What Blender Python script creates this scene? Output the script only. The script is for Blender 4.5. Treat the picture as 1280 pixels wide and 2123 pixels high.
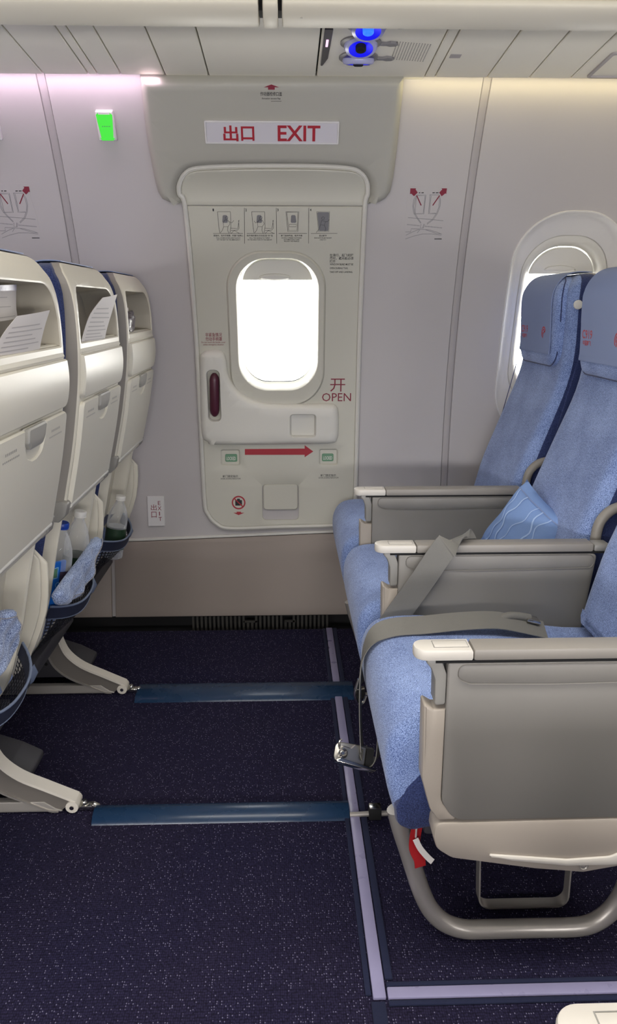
import bpy, bmesh, math, random
import numpy as np
from mathutils import Vector, Matrix

random.seed(7)
scene = bpy.context.scene
for o in list(bpy.data.objects):
    bpy.data.objects.remove(o)
COL = scene.collection

# ------------------------------------------------------------------ camera
PITCH, YAW, EYE, FPX = math.radians(15.0), math.radians(1.7), 1.117, 1595.0
camd = bpy.data.cameras.new('camera')
camd.sensor_fit = 'VERTICAL'
camd.sensor_height = 24.0
camd.lens = 24.0 * FPX / 2123.0
camd.clip_start = 0.02
cam = bpy.data.objects.new('camera', camd)
COL.objects.link(cam)
cam.location = (0, 0, EYE)
cam.rotation_euler = (math.pi / 2 - PITCH, 0, -YAW)
scene.camera = cam

# ------------------------------------------------------------------ colour management, sky
vs = scene.view_settings
vs.view_transform = 'Standard'
vs.look = 'None'
vs.gamma = 1.0
vs.use_curve_mapping = False
vs.exposure = 0.0

world = bpy.data.worlds.new('sky')
scene.world = world
world.use_nodes = True
bg = world.node_tree.nodes['Background']
# hazy white sky above the horizon, sunlit pale concrete apron below it
SKY, APRON = 9.0, 28.0
wn = world.node_tree
wt = wn.nodes.new('ShaderNodeTexCoord')
wsep = wn.nodes.new('ShaderNodeSeparateXYZ')
wn.links.new(wt.outputs['Generated'], wsep.inputs[0])
wmr = wn.nodes.new('ShaderNodeMapRange')
wmr.inputs['From Min'].default_value, wmr.inputs['From Max'].default_value = -0.02, 0.02
wn.links.new(wsep.outputs['Z'], wmr.inputs['Value'])
wmx = wn.nodes.new('ShaderNodeMix')
wmx.data_type = 'RGBA'
wmx.inputs[6].default_value = (APRON, APRON * 0.975, APRON * 0.91, 1)
wmx.inputs[7].default_value = (SKY * 0.98, SKY * 0.99, SKY, 1)
wn.links.new(wmr.outputs[0], wmx.inputs[0])
wn.links.new(wmx.outputs[2], bg.inputs[0])
bg.inputs[1].default_value = 1.0


def area(name, loc, rot, sx, sy, power, col, spread=0):
    d = bpy.data.lights.new(name, 'AREA')
    d.shape = 'RECTANGLE'
    d.size, d.size_y = sx, sy
    d.energy = power
    d.color = col
    o = bpy.data.objects.new(name, d)
    COL.objects.link(o)
    o.location = loc
    o.rotation_euler = rot
    if spread:
        d.spread = math.radians(spread)
    return o


# cabin ceiling light strip over the aisle, and its twin over the far bins
area('aisle_light', (0.25, 0.66, 2.16), (0, 0, 0), 4.2, 0.34, 26.0, (1.0, 0.965, 0.91), 125)
# added fill lamps along the opposite wall, behind the viewer, imitating window daylight
for k in range(8):
    area('opposite_fill_light', (-1.85 + 0.53 * k, -1.14, 1.06), (math.radians(90), 0, 0), 0.29, 0.48, 23.5, (1.0, 0.975, 0.975))
# side wall wash lights tucked in the slot above the wall panels
WASH_Y, WASH_Z = 2.322, 1.712
area('wash_light_pink', (-1.02, WASH_Y, WASH_Z), (math.radians(38), 0, 0), 1.36, 0.012, 1.35, (1.0, 0.72, 0.93))
area('wash_light_warm', (1.02, WASH_Y, WASH_Z), (math.radians(38), 0, 0), 1.36, 0.012, 0.85, (1.0, 0.85, 0.44))


# ------------------------------------------------------------------ materials
def lin(h):
    h = h.lstrip('#')
    out = []
    for i in (0, 2, 4):
        c = int(h[i:i + 2], 16) / 255.0
        out.append(c / 12.92 if c <= 0.04045 else ((c + 0.055) / 1.055) ** 2.4)
    return (*out, 1.0)


def mat(name, col, rough=0.5, metal=0.0, mottle=0.0, mscale=6.0, bump=0.0, bscale=400.0, spec=0.5, coat=0.0,
        emit=None, estr=0.0, sheen=0.0, rough_var=0.0):
    m = bpy.data.materials.new(name)
    m.use_nodes = True
    nt = m.node_tree
    b = nt.nodes['Principled BSDF']
    c = lin(col) if isinstance(col, str) else (*col, 1.0)
    b.inputs['Base Color'].default_value = c
    b.inputs['Roughness'].default_value = rough
    b.inputs['Metallic'].default_value = metal
    b.inputs['Specular IOR Level'].default_value = spec
    b.inputs['Coat Weight'].default_value = coat
    b.inputs['Sheen Weight'].default_value = sheen
    if emit:
        b.inputs['Emission Color'].default_value = lin(emit)
        b.inputs['Emission Strength'].default_value = estr
    tc = nt.nodes.new('ShaderNodeTexCoord')
    if mottle > 0 or rough_var > 0:
        n = nt.nodes.new('ShaderNodeTexNoise')
        n.inputs['Scale'].default_value = mscale
        n.inputs['Detail'].default_value = 5
        nt.links.new(tc.outputs['Object'], n.inputs['Vector'])
        if mottle > 0:
            mx = nt.nodes.new('ShaderNodeMix')
            mx.data_type = 'RGBA'
            mx.inputs[6].default_value = tuple(x * (1 - mottle) for x in c[:3]) + (1,)
            mx.inputs[7].default_value = tuple(min(1, x * (1 + mottle)) for x in c[:3]) + (1,)
            nt.links.new(n.outputs['Fac'], mx.inputs[0])
            nt.links.new(mx.outputs[2], b.inputs['Base Color'])
        if rough_var > 0:
            mr = nt.nodes.new('ShaderNodeMapRange')
            mr.inputs['To Min'].default_value = max(0.03, rough - rough_var)
            mr.inputs['To Max'].default_value = min(1, rough + rough_var)
            nt.links.new(n.outputs['Fac'], mr.inputs['Value'])
            nt.links.new(mr.outputs[0], b.inputs['Roughness'])
    if bump > 0:
        n2 = nt.nodes.new('ShaderNodeTexNoise')
        n2.inputs['Scale'].default_value = bscale
        n2.inputs['Detail'].default_value = 3
        nt.links.new(tc.outputs['Object'], n2.inputs['Vector'])
        bp = nt.nodes.new('ShaderNodeBump')
        bp.inputs['Strength'].default_value = bump
        bp.inputs['Distance'].default_value = 0.002
        nt.links.new(n2.outputs['Fac'], bp.inputs['Height'])
        nt.links.new(bp.outputs[0], b.inputs['Normal'])
    return m


def fabric(name, dark, light, scale=900.0, rough=0.95, bump=0.6):
    """heathered woven cloth: two yarn colours at thread scale plus soft wear"""
    m = mat(name, dark, rough)
    nt = m.node_tree
    b = nt.nodes['Principled BSDF']
    b.inputs['Specular IOR Level'].default_value = 0.15
    b.inputs['Sheen Weight'].default_value = 0.25
    tc = next(n for n in nt.nodes if n.type == 'TEX_COORD')
    n = nt.nodes.new('ShaderNodeTexNoise')
    n.inputs['Scale'].default_value = scale
    n.inputs['Detail'].default_value = 2
    nt.links.new(tc.outputs['Object'], n.inputs['Vector'])
    big = nt.nodes.new('ShaderNodeTexNoise')
    big.inputs['Scale'].default_value = 9
    nt.links.new(tc.outputs['Object'], big.inputs['Vector'])
    ad = nt.nodes.new('ShaderNodeMath')
    ad.operation = 'MULTIPLY_ADD'
    ad.inputs[1].default_value = 0.22
    nt.links.new(big.outputs['Fac'], ad.inputs[0])
    nt.links.new(n.outputs['Fac'], ad.inputs[2])
    cr = nt.nodes.new('ShaderNodeValToRGB')
    cr.color_ramp.elements[0].position = 0.48
    cr.color_ramp.elements[0].color = lin(dark)
    cr.color_ramp.elements[1].position = 0.74
    cr.color_ramp.elements[1].color = lin(light)
    nt.links.new(ad.outputs[0], cr.inputs['Fac'])
    nt.links.new(cr.outputs['Color'], b.inputs['Base Color'])
    bp = nt.nodes.new('ShaderNodeBump')
    bp.inputs['Strength'].default_value = bump
    bp.inputs['Distance'].default_value = 0.001
    nt.links.new(n.outputs['Fac'], bp.inputs['Height'])
    nt.links.new(bp.outputs[0], b.inputs['Normal'])
    return m


def carpet(name):
    m = mat(name, '#1a1a2c', 0.97)
    nt = m.node_tree
    b = nt.nodes['Principled BSDF']
    b.inputs['Specular IOR Level'].default_value = 0.1
    tc = next(n for n in nt.nodes if n.type == 'TEX_COORD')
    mp = nt.nodes.new('ShaderNodeMapping')
    mp.inputs['Scale'].default_value = (1.0, 0.72, 1.0)
    nt.links.new(tc.outputs['Object'], mp.inputs['Vector'])
    v = nt.nodes.new('ShaderNodeTexVoronoi')
    v.inputs['Scale'].default_value = 260
    v.inputs['Randomness'].default_value = 0.45
    nt.links.new(mp.outputs[0], v.inputs['Vector'])
    # which loops carry a pale yarn
    sep = nt.nodes.new('ShaderNodeSeparateColor')
    nt.links.new(v.outputs['Color'], sep.inputs[0])
    pick = nt.nodes.new('ShaderNodeMath'); pick.operation = 'GREATER_THAN'; pick.inputs[1].default_value = 0.72
    nt.links.new(sep.outputs[0], pick.inputs[0])
    dot = nt.nodes.new('ShaderNodeMath'); dot.operation = 'LESS_THAN'; dot.inputs[1].default_value = 0.26
    nt.links.new(v.outputs['Distance'], dot.inputs[0])
    mul = nt.nodes.new('ShaderNodeMath'); mul.operation = 'MULTIPLY'
    nt.links.new(pick.outputs[0], mul.inputs[0]); nt.links.new(dot.outputs[0], mul.inputs[1])
    big = nt.nodes.new('ShaderNodeTexNoise'); big.inputs['Scale'].default_value = 3.0
    nt.links.new(tc.outputs['Object'], big.inputs['Vector'])
    base = nt.nodes.new('ShaderNodeMix'); base.data_type = 'RGBA'
    base.inputs[6].default_value = lin('#292848')
    base.inputs[7].default_value = lin('#38324a')
    nt.links.new(big.outputs['Fac'], base.inputs[0])
    shade = nt.nodes.new('ShaderNodeMix'); shade.data_type = 'RGBA'; shade.blend_type = 'MULTIPLY'
    shade.inputs[0].default_value = 0.8
    nt.links.new(base.outputs[2], shade.inputs[6])
    cr = nt.nodes.new('ShaderNodeValToRGB')
    cr.color_ramp.elements[0].position = 0.0; cr.color_ramp.elements[0].color = (1, 1, 1, 1)
    cr.color_ramp.elements[1].position = 0.75; cr.color_ramp.elements[1].color = (0.15, 0.15, 0.15, 1)
    nt.links.new(v.outputs['Distance'], cr.inputs['Fac'])
    nt.links.new(cr.outputs['Color'], shade.inputs[7])
    fin = nt.nodes.new('ShaderNodeMix'); fin.data_type = 'RGBA'
    nt.links.new(mul.outputs[0], fin.inputs[0])
    nt.links.new(shade.outputs[2], fin.inputs[6])
    fin.inputs[7].default_value = lin('#77748c')
    nt.links.new(fin.outputs[2], b.inputs['Base Color'])
    bp = nt.nodes.new('ShaderNodeBump'); bp.invert = True
    bp.inputs['Strength'].default_value = 0.9; bp.inputs['Distance'].default_value = 0.003
    nt.links.new(v.outputs['Distance'], bp.inputs['Height'])
    nt.links.new(bp.outputs[0], b.inputs['Normal'])
    return m


def clear(name, col=(1, 1, 1), rough=0.02, tint=0.12):
    """thin clear plastic: mostly see-through with a glossy skin"""
    m = bpy.data.materials.new(name)
    m.use_nodes = True
    nt = m.node_tree
    for n in list(nt.nodes):
        nt.nodes.remove(n)
    out = nt.nodes.new('ShaderNodeOutputMaterial')
    tr = nt.nodes.new('ShaderNodeBsdfTransparent')
    tr.inputs[0].default_value = (*col, 1)
    gl = nt.nodes.new('ShaderNodeBsdfPrincipled')
    gl.inputs['Base Color'].default_value = (0.8, 0.82, 0.85, 1)
    gl.inputs['Roughness'].default_value = rough
    lw = nt.nodes.new('ShaderNodeLayerWeight')
    lw.inputs['Blend'].default_value = 0.35
    mr = nt.nodes.new('ShaderNodeMapRange')
    mr.inputs['To Min'].default_value = tint
    mr.inputs['To Max'].default_value = 0.75
    nt.links.new(lw.outputs['Facing'], mr.inputs['Value'])
    mx = nt.nodes.new('ShaderNodeMixShader')
    nt.links.new(mr.outputs[0], mx.inputs[0])
    nt.links.new(tr.outputs[0], mx.inputs[1])
    nt.links.new(gl.outputs[0], mx.inputs[2])
    nt.links.new(mx.outputs[0], out.inputs[0])
    return m


def glow(name, col, strength):
    return mat(name, '#101010', 0.5, emit=col, estr=strength)


M = {}
M['wall'] = mat('wall_panel_plastic', '#b6b2b2', 0.62, mottle=0.02, bump=0.03, bscale=900)
M['surround'] = mat('window_surround_plastic', '#d2d0ce', 0.5)
M['strip'] = mat('seam_strip_plastic', '#a9a4a4', 0.55)
M['dado'] = mat('dado_plastic', '#968b84', 0.6, mottle=0.03, bump=0.04, bscale=700)
M['door'] = mat('door_plastic', '#bfbdb1', 0.5, mottle=0.015, bump=0.02, bscale=800)
M['header'] = mat('header_plastic', '#a8a69d', 0.5, mottle=0.015)
M['seal'] = mat('door_seal_rubber', '#cfcdc6', 0.42)
M['cover'] = mat('handle_cover_plastic', '#d2d0c8', 0.45)
M['recess'] = mat('recess_plastic', '#b9b8b0', 0.5)
M['maroon'] = mat('maroon_handle', '#4e1f30', 0.35)
M['red'] = mat('red_print', '#a01428', 0.55)
M['redtxt'] = mat('dark_red_print', '#7d1f34', 0.6)
M['black'] = mat('black_print', '#26262a', 0.7)
M['greyprint'] = mat('grey_print', '#77777a', 0.7)
M['paleink'] = mat('faint_grey_ink', '#a29e9e', 0.7)
M['lightprint'] = mat('pale_print', '#dedcd6', 0.7)
M['signplate'] = mat('sign_plate_white', '#c8c5cc', 0.4)
M['signframe'] = mat('sign_frame_white', '#d4d2d2', 0.4)
M['green'] = glow('green_lit_panel', '#4cf545', 0.9)
M['greenplate'] = mat('green_indicator', '#5f8a6c', 0.4)
M['ceil'] = mat('ceiling_panel_plastic', '#f0ecdd', 0.55, mottle=0.02)
M['bin'] = mat('bin_plastic', '#d6d0be', 0.5, mottle=0.02)
M['dark'] = mat('dark_gap', '#0c0c0e', 0.8)
M['grille'] = mat('grille_grey', '#35332f', 0.6)
M['carpet'] = carpet('navy_carpet')
M['binding'] = mat('carpet_binding', '#171d3a', 0.95, bump=0.5, bscale=900)
M['track'] = mat('track_cover_lavender', '#8f8bab', 0.30, mottle=0.05, mscale=30, rough_var=0.1)
M['strapmat'] = mat('navy_floor_cover', '#1c3450', 0.27, mottle=0.15, mscale=14, rough_var=0.06)
M['shell'] = mat('seat_shell_plastic', '#d6d1c2', 0.42, mottle=0.02, bump=0.02, bscale=700)
M['shellside'] = mat('seat_shell_grey', '#8f8a84', 0.5)
M['tray'] = mat('tray_plastic', '#d8d4c6', 0.40, mottle=0.02, bump=0.02, bscale=900)
M['latch'] = mat('tray_latch_grey', '#a5a39c', 0.4)
M['inner'] = mat('niche_plastic_shaded', '#a9a395', 0.5)  # shell plastic with the niche's shade put into the colour
M['light_fab'] = fabric('light_blue_heather', '#42588f', '#a4bae8', 720)
M['navy_fab'] = fabric('navy_heather', '#1d264a', '#3e4a78', 720)
M['cloth'] = fabric('denim_blue_cloth', '#3c5284', '#b8c8e6', 520)
M['headcover'] = mat('headrest_cover_cloth', '#8090b8', 0.6, bump=0.08, bscale=1200, mottle=0.03)
M['armcap'] = mat('arm_cap_cream', '#cec9c0', 0.38)
M['armpad'] = mat('arm_pad_taupe', '#8d8881', 0.45)
M['armpanel'] = mat('arm_panel_grey', '#7c7974', 0.5, mottle=0.015)
M['armtrim'] = mat('arm_trim_beige', '#a89f94', 0.42)
M['armneck'] = mat('arm_neck_grey', '#8d8b86', 0.42)
M['metal'] = mat('brushed_aluminium', '#b9b6b0', 0.3, 1.0, mottle=0.06, mscale=30)
M['satin'] = mat('satin_grey_metal', '#b0aba4', 0.34, 0.55, rough_var=0.08)
M['legpaint'] = mat('leg_paint_white', '#d8d2c6', 0.4, mottle=0.04, mscale=20)
M['legdark'] = mat('leg_inner_grey', '#6d6862', 0.5)
M['shroud'] = mat('shroud_dark_grey', '#3c3b40', 0.55)
M['chrome'] = mat('chrome', '#d0cec8', 0.16, 1.0)
M['webbing'] = mat('grey_webbing', '#77756f', 0.5, bump=0.5, bscale=1400, mottle=0.05)
M['clearp'] = clear('clear_bottle_plastic')
M['pane'] = clear('window_pane_acrylic', (0.97, 0.97, 0.97), 0.03, 0.03)
M['water'] = clear('bottle_water', (0.86, 0.9, 0.95), 0.02, 0.05)
M['caps'] = mat('bottle_cap_white', '#e2e0da', 0.45)
M['capb'] = mat('bottle_cap_blue', '#1c3f9c', 0.35)
M['labelg'] = mat('bottle_label_green', '#29402f', 0.4)
M['labelp'] = mat('bottle_label_plum', '#3a3040', 0.4)
M['bluepack'] = mat('blue_packet_film', '#1764c0', 0.3)
M['paleblue'] = mat('pale_blue_print', '#9fd0e6', 0.5)
M['mesh'] = mat('black_netting', '#12131c', 0.8)
M['band'] = mat('pocket_band_navy', '#20263c', 0.7, bump=0.3, bscale=900)
M['piping'] = mat('pocket_piping_grey', '#6c7890', 0.6)
M['paper'] = mat('paper_card', '#c9c4c2', 0.7, mottle=0.03)
M['kraft'] = mat('dark_foil_packet', '#4a4248', 0.28, mottle=0.35, mscale=40)
M['pillow'] = mat('pillow_blue_cotton', '#7d9bce', 0.85, bump=0.25, bscale=600)
M['white'] = mat('white_plastic', '#d9d7cf', 0.5)
M['redtag'] = mat('red_webbing', '#a8161c', 0.5, bump=0.3, bscale=900)
M['ledblue'] = glow('blue_led', '#0c10f0', 1.0)
M['ledhot'] = glow('blue_led_hot', '#2a6cff', 1.6)
M['ledring'] = mat('lamp_ring_clear', '#a9abc0', 0.2, emit='#5560ff', estr=0.06)
M['podgrey'] = mat('lamp_pod_grey', '#7d7b7c', 0.35)
M['sconce_pink'] = glow('wash_strip_pink', '#ffd0f4', 1.3)
M['sconce_warm'] = glow('wash_strip_warm', '#ffeec0', 1.2)
M['screen'] = mat('dark_screen', '#35323a', 0.2)
M['logo'] = mat('logo_red', '#b4353c', 0.6)
M['silverline'] = mat('pale_pillow_print', '#a9c4ea', 0.85)


# ------------------------------------------------------------------ object helpers
def world_base(o):
    v = Vector((0, 0, 0))
    while o is not None:
        v += o.location
        o = o.parent
    return v


def tag(o, label=None, cat=None, group=None, kind=None):
    if label: o['label'] = label
    if cat: o['category'] = cat
    if group: o['group'] = group
    if kind: o['kind'] = kind
    return o


def empty(name, loc, label=None, cat=None, group=None, kind=None):
    o = bpy.data.objects.new(name, None)
    o.empty_display_size = 0.05
    COL.objects.link(o)
    o.location = loc
    return tag(o, label, cat, group, kind)


def finish(bm, name, angle=38.0):
    bmesh.ops.remove_doubles(bm, verts=bm.verts, dist=1e-6)
    bmesh.ops.recalc_face_normals(bm, faces=bm.faces)
    me = bpy.data.meshes.new(name)
    bm.to_mesh(me)
    bm.free()
    for p in me.polygons:
        p.use_smooth = True
    me.set_sharp_from_angle(angle=math.radians(angle))
    return me


def obj(name, bm, m, parent=None, angle=38.0, label=None, cat=None, group=None, kind=None):
    """bmesh in world coordinates -> one mesh object (child of parent, or its own base as origin)"""
    me = finish(bm, name, angle) if isinstance(bm, bmesh.types.BMesh) else bm
    me.materials.append(M[m])
    o = bpy.data.objects.new(name, me)
    COL.objects.link(o)
    if parent is not None:
        b = world_base(parent)
        o.parent = parent
    else:
        cs = np.array([v.co[:] for v in me.vertices])
        mn, mx = cs.min(0), cs.max(0)
        b = Vector(((mn[0] + mx[0]) / 2, (mn[1] + mx[1]) / 2, mn[2]))
        o.location = b
    me.transform(Matrix.Translation(-b))
    return tag(o, label, cat, group, kind)


def copy_tree(o, parent=None):
    c = o.copy()
    COL.objects.link(c)
    c.parent = parent
    for ch in list(o.children):
        copy_tree(ch, c)
    return c


# ------------------------------------------------------------------ shape helpers
def new():
    return bmesh.new()


def join(dst, src):
    me = bpy.data.meshes.new('tmp')
    src.to_mesh(me)
    src.free()
    dst.from_mesh(me)
    bpy.data.meshes.remove(me)
    return dst


def box(x0, x1, y0, y1, z0, z1, bev=0.0, seg=2, rot=None, into=None):
    bm = new()
    r = bmesh.ops.create_cube(bm, size=1.0)
    for v in bm.verts:
        v.co = Vector(((x0 + x1) / 2 + v.co.x * (x1 - x0), (y0 + y1) / 2 + v.co.y * (y1 - y0), (z0 + z1) / 2 + v.co.z * (z1 - z0)))
    if bev > 0:
        bmesh.ops.bevel(bm, geom=list(bm.edges), offset=bev, segments=seg, profile=0.5, affect='EDGES')
    if rot is not None:
        c = Vector(((x0 + x1) / 2, (y0 + y1) / 2, (z0 + z1) / 2))
        bmesh.ops.transform(bm, matrix=Matrix.Translation(c) @ rot.to_4x4() @ Matrix.Translation(-c), verts=bm.verts)
    return join(into, bm) if into is not None else bm


def round_poly(pts, r, n=6):
    """polygon with rounded corners; r a number or one per corner"""
    out = []
    N = len(pts)
    for i in range(N):
        p = np.array(pts[i], float)
        a = np.array(pts[i - 1], float) - p
        b = np.array(pts[(i + 1) % N], float) - p
        ri = r[i] if isinstance(r, (list, tuple)) else r
        la, lb = np.linalg.norm(a), np.linalg.norm(b)
        if ri <= 1e-6 or la < 1e-9 or lb < 1e-9:
            out.append(tuple(p)); continue
        a, b = a / la, b / lb
        ang = math.acos(max(-1, min(1, a @ b)))
        if ang > math.pi - 0.02:
            out.append(tuple(p)); continue
        d = min(ri / math.tan(ang / 2), 0.49 * la, 0.49 * lb)
        rr = d * math.tan(ang / 2)
        bis = (a + b); bis /= np.linalg.norm(bis)
        c = p + bis * (rr / math.sin(ang / 2))
        s, e = p + a * d - c, p + b * d - c
        a0 = math.atan2(s[1], s[0]); a1 = math.atan2(e[1], e[0])
        da = (a1 - a0 + math.pi) % (2 * math.pi) - math.pi
        for k in range(n + 1):
            t = a0 + da * k / n
            out.append((c[0] + rr * math.cos(t), c[1] + rr * math.sin(t)))
    return out


def rrect(cx, cy, hx, hy, r, n=6):
    return round_poly([(cx - hx, cy - hy), (cx + hx, cy - hy), (cx + hx, cy + hy), (cx - hx, cy + hy)], r, n)


def smooth_path(pts, n=6, closed=False):
    """Catmull-Rom through points"""
    P = [np.array(p, float) for p in pts]
    out = []
    N = len(P)
    rng = range(N if closed else N - 1)
    for i in rng:
        p0 = P[(i - 1) % N] if closed or i > 0 else P[i]
        p1, p2 = P[i], P[(i + 1) % N]
        p3 = P[(i + 2) % N] if closed or i + 2 < N else p2
        for k in range(n):
            t = k / n
            out.append(0.5 * (2 * p1 + (p2 - p0) * t + (2 * p0 - 5 * p1 + 4 * p2 - p3) * t * t + (3 * p1 - p0 - 3 * p2 + p3) * t ** 3))
    if not closed:
        out.append(P[-1])
    return out


def inset_poly(pts, d):
    if abs(d) < 1e-9:
        return [tuple(p) for p in pts]
    P = np.array(pts, float)
    N = len(P)
    A = 0.5 * sum(P[i][0] * P[(i + 1) % N][1] - P[(i + 1) % N][0] * P[i][1] for i in range(N))
    s = 1 if A > 0 else -1
    out = []
    for i in range(N):
        e1 = P[i] - P[i - 1]
        e2 = P[(i + 1) % N] - P[i]
        n1 = np.array((-e1[1], e1[0])) / (np.linalg.norm(e1) + 1e-12)
        n2 = np.array((-e2[1], e2[0])) / (np.linalg.norm(e2) + 1e-12)
        nn = n1 + n2
        L = np.linalg.norm(nn)
        nn = nn / L if L > 1e-6 else n1
        k = 1 / max(0.5, nn @ n1)
        out.append(tuple(P[i] + s * d * k * nn))
    return out


def plate(outline, layers, fmap, holes=(), cap=True, backcap=False, step=0.04, cutu=0.0):
    """sheet with thickness in a curved frame: loops (inset, off) from back to front, capped, with stepped holes;
    fmap(u, v, off) -> world"""
    bm = new()

    def loops(base, lays):
        prev = None
        ring0 = None
        for ins, off in lays:
            ring = [bm.verts.new((x, y, off)) for x, y in inset_poly(base, ins)]
            if ring0 is None:
                ring0 = ring
            if prev:
                for i in range(len(ring)):
                    j = (i + 1) % len(ring)
                    bm.faces.new((prev[i], prev[j], ring[j], ring[i]))
            prev = ring
        return ring0, prev

    def fill(rings):
        es = []
        for ring in rings:
            for i in range(len(ring)):
                a, b = ring[i], ring[(i + 1) % len(ring)]
                e = bm.edges.get((a, b)) or bm.edges.new((a, b))
                es.append(e)
        bmesh.ops.triangle_fill(bm, edges=es, use_beauty=True, use_dissolve=False, normal=(0, 0, 1))

    r0, last = loops(outline, layers)
    rings = [last]
    for hl, hlay, hcap in holes:
        h0, hlast = loops(hl, hlay)
        rings.append(h0)
        if hcap:
            fill([hlast])
    if cap:
        fill(rings)
    if backcap:
        fill([r0])
    vs_ = [v.co.y for v in bm.verts]
    if step > 0:
        a, b = min(vs_), max(vs_)
        k = math.ceil(a / step) * step
        while k < b:
            bmesh.ops.bisect_plane(bm, geom=list(bm.verts) + list(bm.edges) + list(bm.faces), plane_co=(0, k, 0), plane_no=(0, 1, 0), dist=1e-5)
            k += step
    if cutu > 0:
        us = [v.co.x for v in bm.verts]
        k = math.ceil(min(us) / cutu) * cutu
        while k < max(us):
            bmesh.ops.bisect_plane(bm, geom=list(bm.verts) + list(bm.edges) + list(bm.faces), plane_co=(k, 0, 0), plane_no=(1, 0, 0), dist=1e-5)
            k += cutu
    bmesh.ops.remove_doubles(bm, verts=bm.verts, dist=1e-6)
    bmesh.ops.recalc_face_normals(bm, faces=bm.faces)
    for v in bm.verts:
        v.co = Vector(fmap(*v.co))
    return bm


def prism(poly, lo, hi, axis='y', bev=0.0, seg=2):
    """2-D polygon pushed along an axis. axis y: poly is (x, z); x: (y, z); z: (x, y)"""
    f = {'y': lambda u, v, w: (u, w, v), 'x': lambda u, v, w: (w, u, v), 'z': lambda u, v, w: (u, v, w)}[axis]
    b = bev
    if b > 0:
        lays = [(b, lo)] + [(b * (1 - math.sin(t)), lo + b * (1 - math.cos(t))) for t in (math.pi / 4, math.pi / 2)]
        lays += [(b * (1 - math.sin(t)), hi - b * (1 - math.cos(t))) for t in (math.pi / 2, math.pi / 4)] + [(b, hi)]
    else:
        lays = [(0, lo), (0, hi)]
    return plate(poly, lays, f, backcap=True, step=0)


def frames(path):
    P = [Vector(p) for p in path]
    T = []
    for i in range(len(P)):
        a = P[max(0, i - 1)]
        b = P[min(len(P) - 1, i + 1)]
        T.append((b - a).normalized())
    ref = Vector((0, 0, 1)) if abs(T[0].z) < 0.9 else Vector((1, 0, 0))
    n = (ref - T[0] * ref.dot(T[0])).normalized()
    F = []
    for t in T:
        n = (n - t * n.dot(t))
        n = n.normalized() if n.length > 1e-6 else t.orthogonal().normalized()
        F.append((t, n, t.cross(n)))
    return P, F


def tube(path, r, seg=12, caps=True, into=None):
    P, F = frames(path)
    bm = new()
    prev = None
    first = None
    for i, (p, (t, n, b)) in enumerate(zip(P, F)):
        rr = r[i] if isinstance(r, (list, tuple)) else r
        ring = [bm.verts.new(p + (n * math.cos(2 * math.pi * k / seg) + b * math.sin(2 * math.pi * k / seg)) * rr) for k in range(seg)]
        if prev:
            for k in range(seg):
                bm.faces.new((prev[k], prev[(k + 1) % seg], ring[(k + 1) % seg], ring[k]))
        else:
            first = ring
        prev = ring
    if caps:
        bm.faces.new(first[::-1])
        bm.faces.new(prev)
    return join(into, bm) if into is not None else bm


def ribbon(path, widths, wdirs, thick, into=None):
    """flat strap: centre path, width, width direction per point"""
    P = [Vector(p) for p in path]
    N = len(P)
    bm = new()
    prev = None
    for i in range(N):
        t = (P[min(N - 1, i + 1)] - P[max(0, i - 1)]).normalized()
        wd = Vector(wdirs[i] if isinstance(wdirs[0], (tuple, list, Vector, np.ndarray)) else wdirs)
        wd = (wd - t * wd.dot(t)).normalized()
        nn = t.cross(wd).normalized()
        w = widths[i] if isinstance(widths, (list, tuple)) else widths
        c = [P[i] + wd * w / 2 + nn * thick / 2, P[i] - wd * w / 2 + nn * thick / 2, P[i] - wd * w / 2 - nn * thick / 2, P[i] + wd * w / 2 - nn * thick / 2]
        ring = [bm.verts.new(q) for q in c]
        if prev:
            for k in range(4):
                bm.faces.new((prev[k], prev[(k + 1) % 4], ring[(k + 1) % 4], ring[k]))
        else:
            bm.faces.new(ring[::-1])
        prev = ring
    bm.faces.new(prev)
    return join(into, bm) if into is not None else bm


def lathe(profile, origin, axis=(0, 0, 1), seg=24, into=None):
    """profile (radius, height) turned round an axis through origin"""
    bm = new()
    ax = Vector(axis).normalized()
    q = Vector((0, 0, 1)).rotation_difference(ax)
    o = Vector(origin)
    rings = []
    for r, h in profile:
        if r < 1e-6:
            rings.append([bm.verts.new(o + q @ Vector((0, 0, h)))])
        else:
            rings.append([bm.verts.new(o + q @ Vector((r * math.cos(2 * math.pi * k / seg), r * math.sin(2 * math.pi * k / seg), h))) for k in range(seg)])
    for a, b in zip(rings, rings[1:]):
        if len(a) == 1 and len(b) == 1:
            continue
        for k in range(seg):
            j = (k + 1) % seg
            if len(a) == 1:
                bm.faces.new((a[0], b[j], b[k]))
            elif len(b) == 1:
                bm.faces.new((a[k], a[j], b[0]))
            else:
                bm.faces.new((a[k], a[j], b[j], b[k]))
    return join(into, bm) if into is not None else bm


_fontobj = None


def text_mesh(body, size, fmap, u0, v0, align='CENTER', bold=0.0, sx=1.0, spacing=1.0, lead=1.0):
    """lettering as a flat mesh; (u0, v0) anchors the baseline; fmap(u, v, 0) -> world"""
    c = bpy.data.curves.new('text', 'FONT')
    c.body = body
    c.size = size
    c.align_x = align
    c.resolution_u = 2
    c.offset = bold
    c.space_character = spacing
    c.space_line = lead
    o = bpy.data.objects.new('text', c)
    COL.objects.link(o)
    dg = bpy.context.evaluated_depsgraph_get()
    me = bpy.data.meshes.new_from_object(o.evaluated_get(dg))
    bpy.data.objects.remove(o)
    bpy.data.curves.remove(c)
    bm = new()
    bm.from_mesh(me)
    bpy.data.meshes.remove(me)
    for v in bm.verts:
        v.co = Vector(fmap(u0 + v.co.x * sx, v0 + v.co.y, 0.0))
    return bm


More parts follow.
